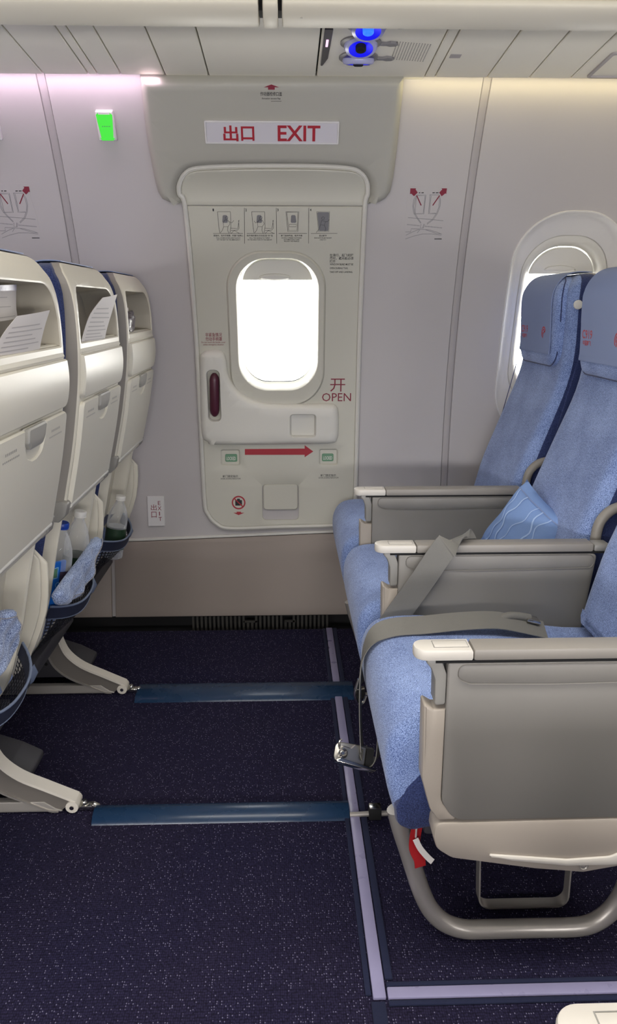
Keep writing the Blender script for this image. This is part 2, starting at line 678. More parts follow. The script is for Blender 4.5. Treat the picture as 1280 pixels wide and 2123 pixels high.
def flat(polys, fmap, off=0.0):
    bm = new()
    for pl in polys:
        vs_ = [bm.verts.new(fmap(x, y, off)) for x, y in pl]
        es = [bm.edges.new((vs_[i], vs_[(i + 1) % len(vs_)])) for i in range(len(vs_))]
        bmesh.ops.triangle_fill(bm, edges=es, use_beauty=True)
    return bm


def strokes(lines, w, fmap, off=0.0):
    """thin printed lines: each a polyline in (u, v)"""
    bm = new()
    for ln in lines:
        P = [np.array(p, float) for p in ln]
        prev = None
        for i in range(len(P)):
            t = P[min(i + 1, len(P) - 1)] - P[max(0, i - 1)]
            t = t / (np.linalg.norm(t) + 1e-9)
            n = np.array((-t[1], t[0])) * w / 2
            a = bm.verts.new(fmap(*(P[i] + n), off))
            b = bm.verts.new(fmap(*(P[i] - n), off))
            if prev:
                bm.faces.new((prev[0], prev[1], b, a))
            prev = (a, b)
    return bm


# ------------------------------------------------------------------ the curved cabin side
RW, ZW, YW = 2.1, 0.6, 0.58          # radius and axis of the side wall


def W(x, a, off=0.0):
    """side wall frame: x along the cabin, a up the curve, off towards the cabin"""
    th = a / RW
    return (x, YW + (RW - off) * math.cos(th), ZW + (RW - off) * math.sin(th))


def a_of_z(z):
    return RW * math.asin((z - ZW) / RW)


def ray_dir(px, py):
    cp, sp, cy, sy = math.cos(PITCH), math.sin(PITCH), math.cos(YAW), math.sin(YAW)
    d = np.array((sy * cp, cy * cp, -sp))
    r = np.array((cy, -sy, 0.0))
    u = np.cross(r, d)
    return d + r * (px - 640.0) / FPX - u * (py - 1061.5) / FPX


def wp(px, py, off=0.0):
    """measure a photo point on the side wall surface: (x, a)"""
    v = ray_dir(px, py)
    v = v / v[1]
    lo, hi = 1.0, 3.5
    for _ in range(50):
        t = (lo + hi) / 2
        z = EYE + v[2] * t
        if math.hypot(t - YW, z - ZW) < RW - off:
            lo = t
        else:
            hi = t
    z = EYE + v[2] * lo
    return (v[0] * lo, RW * math.atan2(z - ZW, lo - YW))


def wps(pts, off=0.0):
    return [wp(x, y, off) for x, y in pts]


def onW(off):
    return lambda u, v, w: W(u, v, off + w)


def text_fit(body, px, off, m, parent, name='lettering', bold=0.0, lead=1.0, align='CENTER', label=None, rot=0):
    """lettering fitted to a box measured in the photo (x0, y_top, x1, y_bottom), lying on the side wall"""
    x0, y0, x1, y1 = px
    tl, br = wp(x0, y0, off), wp(x1, y1, off)
    bl = wp(x0, y1, off)
    store = []
    bm = text_mesh(body, 1.0, lambda u, v, w: (u, v, 0), 0, 0, align, bold, lead=lead)
    xs = [v.co.x for v in bm.verts]; ys = [v.co.y for v in bm.verts]
    ax, bx_, ay, by = min(xs), max(xs), min(ys), max(ys)
    ul, ur, vb, vt = (tl[0] + bl[0]) / 2, br[0], (bl[1] + br[1]) / 2, tl[1]
    for v in bm.verts:
        u = ul + (v.co.x - ax) / (bx_ - ax) * (ur - ul)
        w = vb + (v.co.y - ay) / (by - ay) * (vt - vb)
        v.co = Vector(W(u, w, off))
    return obj(name, bm, m, parent, label=label)


def wrect(px, off=0.0, r=0.0, n=6):
    x0, y0, x1, y1 = px
    ym, xm = (y0 + y1) / 2, (x0 + x1) / 2
    l, rr = wp(x0, ym, off)[0], wp(x1, ym, off)[0]
    t, b = wp(xm, y0, off)[1], wp(xm, y1, off)[1]
    return rrect((l + rr) / 2, (t + b) / 2, (rr - l) / 2, (t - b) / 2, r, n)


# ================================================================== THE SETTING
A_TOP = a_of_z(1.735)
DADO_Z = lambda x: 0.330 + 0.0345 * x

# ---- floor
fl = box(-2.4, 2.4, -1.25, 2.548, -0.05, 0.0)
obj('floor', fl, 'carpet', kind='structure', label='dark navy flecked carpet of the cabin floor')
gut = box(-2.4, 2.4, 2.50, 2.80, -0.09, -0.052)
floor_o = bpy.data.objects['floor']
obj('gutter', gut, 'dark', floor_o)

# pale lavender track covers with carpet binding at both sides
t1 = empty('trim_1', (0.149, 1.78, 0), 'long lavender metal track cover running towards the door wall', kind='structure')
obj('cover_strip', box(0.138, 0.160, 1.022, 2.545, 0.0, 0.007, 0.002), 'track', t1)
obj('carpet_binding', box(0.126, 0.136, 1.03, 2.545, 0.0, 0.005, 0.002), 'binding', t1)
obj('carpet_binding', box(0.162, 0.176, 1.06, 2.545, 0.0, 0.006, 0.002), 'binding', t1)
t2 = empty('trim_2', (1.2, 1.03, 0), 'short lavender metal track cover branching towards the right along the aisle', kind='structure')
obj('cover_strip', box(0.163, 2.2, 1.021, 1.043, 0.0, 0.007, 0.002), 'track', t2)
obj('carpet_binding', box(0.163, 2.2, 1.009, 1.019, 0.0, 0.005, 0.002), 'binding', t2)
obj('carpet_binding', box(0.163, 2.2, 1.045, 1.055, 0.0, 0.005, 0.002), 'binding', t2)
obj('carpet_binding', box(0.134, 0.158, 0.3, 1.018, 0.0, 0.004, 0.002), 'binding', t1)

# ---- openings measured on the wall
win_c = wp(576, 675)
WL, WR = wp(501, 680)[0], wp(652, 680)[0]
WT, WB = wp(576, 541)[1], wp(576, 800)[1]
door_open = rrect((WL + WR) / 2, (WT + WB) / 2, (WR - WL) / 2, (WT - WB) / 2, 0.088, 10)
SL, SR = wp(474, 680)[0], wp(674, 680)[0]
ST, SB = wp(576, 518)[1], wp(576, 840)[1]
door_sur = rrect((SL + SR) / 2, (ST + SB) / 2, (SR - SL) / 2, (ST - SB) / 2, 0.118, 10)
X2 = 0.915
w2_out = rrect(X2, (a_of_z(1.402) + a_of_z(0.665)) / 2, 0.188, (a_of_z(1.402) - a_of_z(0.665)) / 2, 0.17, 12)
w2_mid = rrect(X2, (a_of_z(1.325) + a_of_z(0.775)) / 2, 0.142, (a_of_z(1.325) - a_of_z(0.775)) / 2, 0.125, 12)
w2_open = rrect(X2, (a_of_z(1.285) + a_of_z(0.835)) / 2, 0.110, (a_of_z(1.285) - a_of_z(0.835)) / 2, 0.098, 12)

# ---- side wall
wall = empty('wall_back', (0, 2.6, 0), 'pale curved cabin side wall lining around the exit door', kind='structure')
SEAMS = (-0.662, 0.567)
SW = 0.012


def wall_piece(x0, x1, holes=()):
    n = 12
    out = [(x0, a_of_z(DADO_Z(x0) - 0.008)), (x1, a_of_z(DADO_Z(x1) - 0.008)), (x1, A_TOP), (x0, A_TOP)]
    return plate(out, [(0, -0.012), (0, -0.002), (0.002, 0)], W, holes, step=0.06)


obj('wall_panel', wall_piece(-2.3, SEAMS[0] - SW, [([(p[0] - X2 + x, p[1]) for p in w2_out][::-1], [(0, 0)], False) for x in (-1.17, -1.71)]), 'wall', wall)
obj('wall_panel', wall_piece(SEAMS[0] + SW, SEAMS[1] - SW, [(inset_poly(door_open, -0.021)[::-1], [(0, 0)], False)]), 'wall', wall)
obj('wall_panel', wall_piece(SEAMS[1] + SW, 2.3, [([(p[0] - X2 + x, p[1]) for p in w2_out][::-1], [(0, 0)], False) for x in (X2, 1.455)]), 'wall', wall)
for s in SEAMS:
    out = [(s - SW + 0.001, a_of_z(0.31)), (s + SW - 0.001, a_of_z(0.31)), (s + SW - 0.001, A_TOP), (s - SW + 0.001, A_TOP)]
    obj('seam_strip', plate(out, [(0, -0.012), (0, -0.003), (0.002, -0.0015)], W, step=0.06), 'strip', wall)
# kick panels below, a little proud, with a capping trim line
for x0, x1 in ((-2.3, -0.632), (-0.618, 2.3)):
    out = [(x0, a_of_z(0.033)), (x1, a_of_z(0.033)), (x1, a_of_z(DADO_Z(x1) - 0.012)), (x0, a_of_z(DADO_Z(x0) - 0.012))]
    obj('dado_panel', plate(out, [(0, -0.02), (0, 0.003), (0.004, 0.006)], W, step=0.06), 'dado', wall)
out = [(-0.631, a_of_z(0.035)), (-0.619, a_of_z(0.035)), (-0.619, a_of_z(0.298)), (-0.631, a_of_z(0.298))]
obj('dado_joint', plate(out, [(0, -0.02), (0, -0.003)], W, step=0.06), 'strip', wall)
out = [(-2.3, a_of_z(DADO_Z(-2.3) - 0.010)), (2.3, a_of_z(DADO_Z(2.3) - 0.010)), (2.3, a_of_z(DADO_Z(2.3))), (-2.3, a_of_z(DADO_Z(-2.3)))]
obj('dado_trim', plate(out, [(0, -0.02), (0, 0.003), (0.002, 0.005)], W, step=0.2, cutu=0), 'seal', wall)
# fuselage skin behind the lining
sk = [(-2.4, a_of_z(-0.12)), (2.4, a_of_z(-0.12)), (2.4, a_of_z(2.25)), (-2.4, a_of_z(2.25))]
MORE_X = (1.455, -1.17, -1.71)
shiftx = lambda lp, x: [(p[0] - X2 + x, p[1]) for p in lp]
obj('outer_skin', plate(sk, [(0, -0.080)], W, [(door_open[::-1], [(0, -0.080)], False)] + [(shiftx(w2_open, x)[::-1], [(0, -0.080)], False) for x in (X2,) + MORE_X], step=0.1), 'dark', wall)
# air return grille in the dark gap under the kick panel
for k in range(33):
    x = -0.345 + k * 0.0152
    if k in (13, 14, 22, 23):
        bar = box(x, x + 0.0085, 2.604, 2.61, -0.035, 0.006)
    else:
        bar = box(x, x + 0.0075, 2.604, 2.61, -0.04, 0.03)
    obj('grille_bar', bar, 'grille', wall)
obj('grille_rail', box(-0.16, -0.11, 2.604, 2.611, 0.004, 0.011), 'grille', wall)
obj('grille_rail', box(-0.01, 0.03, 2.604, 2.611, 0.004, 0.011), 'grille', wall)

# the rest of the cabin, out of the picture but there to hold the light
def WO(x, a, off=0.0):
    p = W(x, a, off)
    return (p[0], 1.5 - p[1], p[2])


sk2 = [(-2.4, a_of_z(-0.06)), (2.4, a_of_z(-0.06)), (2.4, a_of_z(2.24)), (-2.4, a_of_z(2.24))]
obj('wall_front', plate(sk2, [(0, -0.02), (0, 0.0)], WO, step=0.1), 'wall', kind='structure', label='pale cabin side wall across the aisle behind the viewer')
for nm, x, lb in (('wall_left', -2.4, 'pale cabin bulkhead at the forward end'), ('wall_right', 2.4, 'pale cabin bulkhead at the rear end')):
    obj(nm, box(x - 0.02 if x < 0 else x, x if x < 0 else x + 0.02, -1.3, 2.8, -0.1, 2.3), 'wall', kind='structure', label=lb)
ceil = empty('ceiling', (0, 2.1, 1.72), 'cream cabin ceiling with flat panels above the seats', kind='structure')
obj('ceiling_crown', box(-2.4, 2.4, -1.3, 2.8, 2.20, 2.22), 'ceil', kind='structure', label='flat cream ceiling high above the aisle')


# ---- underside panels above the seats
def CP(x, y, off=0.0):
    return (x, y, 1.722 + (2.36 - y) * 0.061 - off)


XS = [-2.3, -0.649, -0.528, -0.503, -0.440, -0.321, -0.203, 0.090, 0.388, 0.417, 0.561, 0.678, 0.793, 2.3]
for i, (x0, x1) in enumerate(zip(XS, XS[1:])):
    if i == 7:
        continue
    g = 0.0018
    yb = 2.372 if (x0 >= -0.33 and x1 <= 0.40) else 2.338
    pl = plate([(x0 + g, 1.802), (x1 - g, 1.802), (x1 - g, yb), (x0 + g, yb)], [(0, -0.012), (0, -0.002), (0.002, 0)], CP, step=0)
    po = obj('ceiling_panel', pl, 'ceil', ceil)
    if i == 12:
        fr = plate(rrect(0.95, 2.235, 0.12, 0.088, 0.012), [(0, 0), (0, 0.004), (0.002, 0.005)], CP,
                   [(rrect(0.95, 2.235, 0.112, 0.080, 0.008)[::-1], [(0, 0.005), (0, 0.0)], False)], step=0)
        obj('hatch_frame', fr, 'strip', po)
    if i == 9:
        obj('small_mark', plate(rrect(0.44, 2.185, 0.014, 0.012, 0.001), [(0, 0), (0, 0.0008)], CP, step=0), 'strip', po)
# wash light strips glowing in the slot above the wall
for nm, x0, x1, m, lb in (('wash_light', -1.75, -0.335, 'sconce_pink', 'pink glowing light strip along the top of the wall left of the door'),
                          ('wash_light', 0.405, 1.75, 'sconce_warm', 'warm glowing light strip along the top of the wall right of the door')):
    o = empty(nm, ((x0 + x1) / 2, 2.35, 1.735), lb, 'light strip')
    obj('diffuser', box(x0, x1, 2.342, 2.356, 1.738, 1.744, 0.002), m, o)
    obj('housing', box(x0, x1, 2.336, 2.362, 1.744, 1.752), 'seal', o)

# ---- overhead bins
LIP = [(1.80, 1.80), (1.776, 1.70), (1.758, 1.668), (1.73, 1.652), (1.70, 1.648), (1.672, 1.652), (1.652, 1.662), (1.646, 1.672), (1.655, 1.684),
       (1.70, 1.70), (1.72, 1.80)]
DOORP = [(1.632, 1.684), (1.650, 1.676), (1.668, 1.684), (1.66, 1.72), (1.56, 2.02), (1.48, 2.16), (1.44, 2.16), (1.52, 2.0), (1.60, 1.75)]
for x0, x1, lb in ((-2.3, -0.046, 'cream overhead luggage bin above the left seats'), (-0.001, 2.3, 'cream overhead luggage bin above the right seats')):
    b = empty('overhead_bin', ((x0 + x1) / 2, 1.68, 1.66), lb, 'luggage bin', 'overhead luggage bins')
    obj('lower_lip', prism(smooth_path(LIP, 4, True), x0, x1, 'x', 0.004), 'bin', b)
    obj('bin_door', prism(round_poly(DOORP, 0.012, 3), x0, x1, 'x', 0.004), 'bin', b)
    if x0 > -1:
        obj('screw', lathe([(0.0, 0.0), (0.0022, 0.0), (0.0022, 0.001), (0, 0.001)], (0.036, 1.6705, 1.6508), (0, -0.25, -1), 10), 'satin', b)
b = empty('bin_joint_cover', (-0.024, 1.68, 1.66), 'narrow cream cover piece between the two overhead bins', 'trim piece')
obj('cover_body', prism(smooth_path([(y - 0.004, z - 0.003) for y, z in LIP], 4, True), -0.038, -0.009, 'x', 0.004), 'bin', b)
obj('gap_liner', prism([(1.80, 1.81), (1.75, 1.675), (1.70, 1.662), (1.675, 1.664), (1.67, 1.70), (1.70, 1.81)], -0.0455, -0.0015, 'x'), 'dark', b)
obj('bin_jamb', prism(round_poly(DOORP, 0.012, 3), -0.038, -0.009, 'x', 0.004), 'bin', b)

# ---- passenger service unit with three reading lamps
psu = empty('service_unit', (0.239, 2.1, 1.72), 'cream overhead service unit with blue lamps and speaker holes', 'service panel')
obj('body_panel', plate([(0.0925, 1.802), (0.3865, 1.802), (0.3865, 2.372), (0.0925, 2.372)], [(0, -0.012), (0, -0.002), (0.002, 0)], CP, step=0), 'ceil', psu)
scr = obj('sign_screen', plate(round_poly([(0.098, 2.02), (0.118, 2.02), (0.1155, 2.20), (0.104, 2.25), (0.098, 2.25)], 0.004, 3), [(0, 0), (0, 0.003), (0.001, 0.004)], CP, step=0), 'screen', psu)
obj('screen_icon', plate(rrect(0.1075, 2.10, 0.003, 0.022, 0.001), [(0, 0.004), (0, 0.0045)], CP, step=0), 'sconce_pink', scr)
obj('speaker_holes', None or flat([[(0.279 + i * 0.0070 + math.cos(t) * 0.0016, 2.098 + j * 0.0078 + i * 0.0012 + math.sin(t) * 0.0022) for t in
                                    (0.5, 1.6, 2.6, 3.7, 4.7, 5.8)] for i in range(13) for j in range(15)], CP, 0.0004), 'grille', psu, kind='stuff')
for ly, lx, full in ((1.998, 0.197, True), (2.102, 0.190, True), (2.196, 0.193, False)):
    pod = plate(rrect(lx, ly, 0.050, 0.040, 0.039, 10), [(0, 0), (0, 0.003), (0.006, 0.006)], CP, step=0)
    pod = obj('lamp_pod', pod, 'podgrey', psu)
    prof = [(0.040, 0.0), (0.041, 0.006), (0.038, 0.012), (0.030, 0.014)]
    c0 = Vector(CP(lx, ly, 0.004))
    ax = Vector((0.0, -0.35, -1.0)) if ly < 2.15 else Vector((0.0, 0.22, -1.0))
    obj('lamp_ring', lathe(prof, c0, ax, 28), 'ledring', pod)
    obj('lamp_glow', lathe([(0.031, 0.013), (0.022, 0.009), (0.012, 0.006)], c0, ax, 28), 'ledblue', pod)
    obj('lamp_nozzle', lathe([(0.013, 0.004), (0.013, 0.016), (0.010, 0.018), (0.006, 0.014), (0, 0.014)], c0, ax, 20), 'dark' if ly > 2.05 else 'ledhot', pod)
    lev = [(lx + 0.048, ly - 0.004), (lx + 0.062, ly - 0.003), (lx + 0.072, ly - 0.009), (lx + 0.086, ly - 0.006), (lx + 0.092, ly + 0.002),
           (lx + 0.086, ly + 0.009), (lx + 0.072, ly + 0.011), (lx + 0.062, ly + 0.006), (lx + 0.048, ly + 0.006)]
    obj('lever', plate(lev, [(0, 0), (0, 0.005), (0.0015, 0.0065)], CP, step=0), 'podgrey', pod)

# ================================================================== EXIT DOOR
door = empty('door_1', (-0.02, 2.65, 0.33), 'cream emergency exit door with small window and handle cover', kind='structure')
DO = 0.010                                           # door face stands this far off the lining
seal_px = [(424, 1035), (416, 880), (408, 720), (398, 580), (384, 430), (372, 402), (372, 382), (384, 360), (408, 349), (480, 345), (575, 344), (660, 345),
           (724, 349), (748, 358), (761, 377), (763, 402), (757, 430), (750, 580), (745, 720), (741, 880), (737, 1035), (731, 1068), (715, 1085), (690, 1090),
           (575, 1093), (478, 1096), (450, 1087), (431, 1066)]
seal2 = wps(seal_px, 0.012)
loop = [tuple(p) for p in smooth_path(seal2, 5, True)]
body_out = [p for p in inset_poly(loop, 0.006)]
ytop = wp(575, 427, DO)[1]
body_low = [p for p in body_out if p[1] < ytop]
# start the lower outline at the right top corner
xs_r = max(p[0] for p in body_low if p[1] > ytop - 0.05)


def clip_loop(lp, a, keep_below):
    out = []
    N = len(lp)
    for i in range(N):
        p, q = lp[i], lp[(i + 1) % N]
        kp = (p[1] < a) == keep_below
        kq = (q[1] < a) == keep_below
        if kp:
            out.append(p)
        if kp != kq:
            t = (a - p[1]) / (q[1] - p[1])
            out.append((p[0] + (q[0] - p[0]) * t, a))
    return out


low = clip_loop(body_out, ytop - 0.0015, True)
up = clip_loop(body_out, ytop + 0.0015, False)
recess_sq = wrect((601, 858, 656, 907), DO + 0.02, 0.012)
lock_l = wrect((457, 931, 499, 966), DO, 0.010)
lock_r = wrect((661, 930, 702, 965), DO, 0.010)
flap_rec = wrect((543, 1003, 621, 1079), DO, 0.016)
holes = [(door_sur[::-1], [(0, DO)], False)]
for h in (lock_l, lock_r, flap_rec):
    d = 0.007 if h is not flap_rec else 0.022
    holes.append((h[::-1], [(0, DO), (0.002, DO - 0.001), (0.006 if d < 0.01 else 0.003, DO - d)], True))
obj('door_panel', plate(low, [(0, -0.005), (0, DO - 0.003), (0.003, DO)], W, holes, step=0.05), 'door', door)
# cove at the top, leaning back under the header
atop = wp(575, 350, DO)[1]
obj('top_cove', plate(up, [(0, -0.03), (0, DO - 0.002), (0.003, DO)], lambda u, v, w: W(u, v, w + 0.016 * max(0, (v - ytop) / (atop - ytop)) ** 1.6 - 0.0085 * math.sin(math.pi * max(0, min(1, (v - ytop) / (atop - ytop))))), step=0.012), 'door', door)
pth = [W(x, a, 0.012) for x, a in loop]
bm = new()
sb = [Vector(p) for p in pth]
N = len(sb)
rings = []
for i in range(N):
    t = (sb[(i + 1) % N] - sb[i - 1]).normalized()
    th = loop[i][1] / RW
    nin = Vector((0, -math.cos(th), -math.sin(th)))
    side = t.cross(nin).normalized()
    prof = [(-0.0075, -0.008), (-0.0075, 0.0), (-0.005, 0.005), (0, 0.007), (0.003, 0.004), (0.0045, 0.004), (0.0065, 0.0015), (0.0075, -0.008)]
    rings.append([bm.verts.new(sb[i] + side * a + nin * b) for a, b in prof])
for i in range(N):
    for k in range(7):
        bm.faces.new((rings[i][k], rings[i][k + 1], rings[(i + 1) % N][k + 1], rings[(i + 1) % N][k]))
obj('door_seal', bm, 'seal', door, 60)

# header fairing over the door
hp_l = wps([(288, 160), (291, 190), (297, 250), (306, 310), (318, 372), (326, 402), (336, 417), (352, 424), (376, 426)], 0.030)
hp_r = wps([(840, 160), (838, 190), (832, 250), (826, 310), (818, 372), (811, 402), (801, 416), (786, 424), (762, 426)], 0.030)
arch = [p for p in inset_poly(loop, -0.006)]
arch = clip_loop(arch, min(hp_l[-1][1], hp_r[-1][1]), False)
il = min(range(len(arch)), key=lambda i: arch[i][0] + arch[i][1])
# order the arch from left foot over the top to right foot
k0 = min(range(len(arch)), key=lambda i: (arch[i][1], arch[i][0]))
cand = sorted(range(len(arch)), key=lambda i: arch[i][1])[:2]
foot_l = min(cand, key=lambda i: arch[i][0])
seq = [arch[(foot_l + i) % len(arch)] for i in range(len(arch))]
if seq[1][1] < seq[0][1] + 1e-6:
    seq = [arch[(foot_l - i) % len(arch)] for i in range(len(arch))]
outl = hp_l[:-1] + seq + hp_r[:-1][::-1]
TOPA = max(p[1] for p in outl)
hd = empty('header_panel', (-0.02, 2.4, 1.45), 'rounded grey fairing panel above the exit door', 'door header')
obj('fairing', plate(outl, [(0, 0.0005), (0.001, 0.012), (0.005, 0.023), (0.011, 0.031), (0.017, 0.0355), (0.023, 0.0375)], W, step=0.04), 'header', hd)

# door window: surround, pane, blind
win = empty('window_surround_group', (0, 0, 0))
bpy.data.objects.remove(win)
sur = obj('window_surround', plate(door_sur, [(-0.001, DO - 0.004), (0.003, DO + 0.004), (0.006, DO + 0.007), (0.009, DO + 0.006)], W,
                                   [(door_open[::-1], [(-0.0135, DO + 0.006), (-0.0115, DO + 0.004), (-0.007, -0.02), (-0.003, -0.045), (0.002, -0.055)], False)], step=0.03), 'door', door)
obj('window_pane', plate(inset_poly(door_open, -0.004), [(0, -0.058), (0, -0.054)], W, backcap=True, step=0.05), 'pane', sur)
btop, bbot = wp(576, 536)[1], wp(576, 581, -0.03)[1]
blind = clip_loop(inset_poly(door_open, 0.004), bbot, False)
bl = obj('window_blind', plate(blind, [(0, -0.052), (0, -0.032), (0.002, -0.030)], W, step=0.03), 'cover', sur)
hx = (WL + WR) / 2 - 0.008
obj('blind_grip', plate([(hx + 0.052 * math.cos(t), wp(576, 575, -0.03)[1] + (0.013 if math.sin(t) > 0 else 0.010) * math.sin(t)) for t in
                         [2 * math.pi * k / 24 for k in range(24)]], [(0, -0.031), (0.001, -0.024), (0.006, -0.020)], W, step=0), 'seal', bl)

# handle cover, L shaped with a slot showing the maroon handle
cov = wps([(417, 900), (414, 820), (414, 748), (420, 733), (432, 728), (452, 728), (464, 734), (470, 752), (473, 775), (483, 797), (502, 817), (526, 830), (556, 837),
           (620, 839), (680, 838), (697, 842), (703, 856), (703, 895), (700, 912), (688, 921), (620, 923), (450, 924), (430, 918)], DO + 0.02)
cov = [tuple(p) for p in smooth_path(cov, 4, True)]
slot = wrect((430, 766, 458, 874), DO + 0.02, 0.018, 8)
hc = obj('handle_cover', plate(cov[::-1], [(0, DO - 0.002), (0.001, DO + 0.008), (0.005, DO + 0.017), (0.012, DO + 0.0235), (0.020, DO + 0.026)], W,
                               [(slot[::-1], [(0, DO + 0.026), (0.002, DO + 0.022), (0.003, DO - 0.004)], True),
                                (recess_sq[::-1], [(0, DO + 0.026), (0.003, DO + 0.022), (0.006, DO + 0.006)], True)], step=0.03), 'cover', door)
s0, s1 = wp(445, 772, DO), wp(446, 862, DO)
path = [W(s0[0] + (s1[0] - s0[0]) * t, s0[1] + (s1[1] - s0[1]) * t, DO + 0.012) for t in (0, 0.03, 0.08, 0.16, 0.5, 0.84, 0.92, 0.97, 1)]
obj('door_handle', tube(path, [0.005, 0.010, 0.014, 0.0165, 0.0165, 0.0165, 0.014, 0.010, 0.005], 16), 'maroon', hc)
obj('slot_back', plate(inset_poly(slot, 0.0035), [(0, DO - 0.0035), (0, DO - 0.0025)], W, step=0.03), 'maroon', hc)

# lift flap
fp = wrect((546, 1004, 618, 1057), DO, 0.012)
obj('pull_flap', plate(fp, [(0, DO - 0.012), (0, DO - 0.002), (0.003, DO + 0.001)], W, step=0.03), 'door', door)
# locked indicators
for px, tpx in (((467, 942, 492, 958), (470, 947, 489, 954)), ((668, 941, 692, 957), (671, 946, 689, 953))):
    g = obj('lock_indicator', plate(wrect(px, DO, 0.005), [(0, DO - 0.008), (0, DO - 0.006), (0.001, DO - 0.005)], W, step=0.02), 'greenplate', door)
    text_fit('LOCKED', tpx, DO - 0.0044, 'lightprint', g, bold=0.01)
# ---- prints on the door
E1 = DO + 0.0006
ar = wps([(508, 931), (632, 930), (632, 923), (650, 936), (632, 948), (632, 943), (508, 943)], E1)
obj('arrow_print', flat([ar], W, E1), 'red', door, label='red arrow pointing right')
text_fit('开', (685, 785, 716, 812), E1, 'redtxt', door)
text_fit('OPEN', (668, 815, 728, 832), E1, 'redtxt', door)
text_fit('非紧急情况\n勿动手柄罩', (426, 690, 461, 707), E1, 'redtxt', door, bold=0.008)
text_fit('Do not touch the handle cover\nunless emergency situation', (418, 708, 468, 717), E1, 'redtxt', door, bold=0.006)
text_fit('在滑行、起飞和降\n落时，遮光板必须\n打开', (684, 526, 733, 545), E1, 'black', door, bold=0.01, align='LEFT')
text_fit('WINDOW BLIND MUST BE\nOPEN DURING TAXI,\nTAKE OFF AND LANDING.', (684, 546, 732, 566), E1, 'black', door, bold=0.008, align='LEFT', lead=1.4)
for x in (462, 665):
    text_fit('舱门锁定指示', (x, 985 - (2 if x > 600 else 0), x + 32, 990 - (2 if x > 600 else 0)), E1, 'black', door, bold=0.01)
    text_fit('DOOR LOCKING INDICATION', (x - 4, 991 - (2 if x > 600 else 0), x + 37, 994 - (2 if x > 600 else 0)), E1, 'black', door, bold=0.008)
# four step instruction strip
st = [(449, 505, '紧急时，拉开手柄罩，放置于座椅上', 'PULL COVER DOWN AND PLACE IT\nON THE SEAT IN THE EMERGENCY'),
      (512, 572, '向手柄的箭头方向拉至“开”位', 'PULL THE HANDLE TO "OPEN"\nIN THE DIRECTION OF THE ARROW'),
      (578, 638, '舱门自动开启，松开手柄', 'DOOR IS OPENED OUTWARD\nAUTOMATICALLY AND\nRELEASE THE HANDLE'),
      (646, 700, '逃出舱外', 'EVACUATE FROM THE EXIT\nDIRECTLY')]
for i, (x0, x1, zh, en) in enumerate(st):
    xm = (x0 + x1) / 2 - 3
    text_fit(str(i + 1), ((441, 509, 575, 643)[i], 432.5, (441, 509, 575, 643)[i] + 3, 438), E1, 'black', door, bold=0.02)
    hw = (31, 27, 22, 8)[i]
    text_fit(zh, (xm - hw, 486.5, xm + hw, 490.5), E1, 'black', door, bold=0.012)
    hw = (25, 25, 21, 18)[i]
    text_fit(en, (xm - hw, 492, xm + hw, 498.5 + (3 if i == 2 else 0)), E1, 'black', door, bold=0.008)
ln = []
for x0, x1 in ((507, 507.5), (573, 574), (640.5, 640)):
    ln.append(wps([(x0, 431), (x1, 505)], E1))
for x0, x1 in ((442, 504), (512, 570), (578, 637), (645, 700)):
    ln.append(wps([(x0, 484), (x1, 484)], E1))
obj('ruled_lines', strokes(ln, 0.0011, W, E1), 'black', door)


def pic(i, shift):
    """one simple line pictogram: door outline, figure, seat"""
    L = []
    s = lambda pts: L.append(wps([(x + shift, y) for x, y in pts], E1))
    if i < 2:
        s([(450, 439), (477, 439)]); s([(450, 439), (453, 470), (455, 483)]); s([(477, 439), (478, 470), (476, 483)])
        s([(495, 456), (492, 474), (478, 473)]); s([(494, 457), (495, 473), (492, 477), (478, 478)]); s([(478, 484), (485, 478), (496, 484)])
        s([(466, 452), (469, 448), (472, 450), (471, 454), (467, 455), (466, 452)])
        s([(465, 456), (462, 462), (463, 470), (472, 470), (476, 464), (473, 457), (465, 456)])
        s([(463, 470), (460, 478), (456, 483)]); s([(472, 470), (471, 477), (474, 484)])
        s([(473, 459), (480, 462), (484, 457)] if i == 0 else [(464, 459), (458, 462), (455, 458)])
    elif i == 2:
        s([(450, 439), (477, 439), (475, 480), (454, 480), (450, 439)]); s([(452, 440), (475, 440), (473, 478), (456, 478), (452, 440)])
        s([(457, 465), (472, 465), (471, 470), (457, 470), (457, 465)])
    else:
        s([(461, 452), (464, 449), (467, 451), (466, 455), (462, 455), (461, 452)])
        s([(461, 457), (459, 466), (467, 467), (469, 459), (461, 457)]); s([(459, 466), (456, 475), (450, 482)])
        s([(467, 467), (470, 474), (468, 480)]); s([(469, 460), (474, 459), (477, 455)])
        s([(451, 439), (478, 439), (476, 480), (455, 480), (451, 439)])
    return L


for i, sh in enumerate((1, 72, 143, 206)):
    obj('pictogram', strokes(pic(i, sh), 0.0010, W, E1 + 0.0002), 'black', door)
    if i < 3:
        c = wps([(461 + sh, 446), (470 + sh, 446), (472 + sh, 462), (460 + sh, 462)], E1)
        obj('pictogram_window', flat([round_poly(c, 0.004, 3)], W, E1), 'greyprint', door)
obj('pictogram_opening', flat([round_poly(wps([(658, 440), (683, 440), (681, 479), (662, 479)], E1), 0.003, 3)], W, E1), 'greyprint', door)
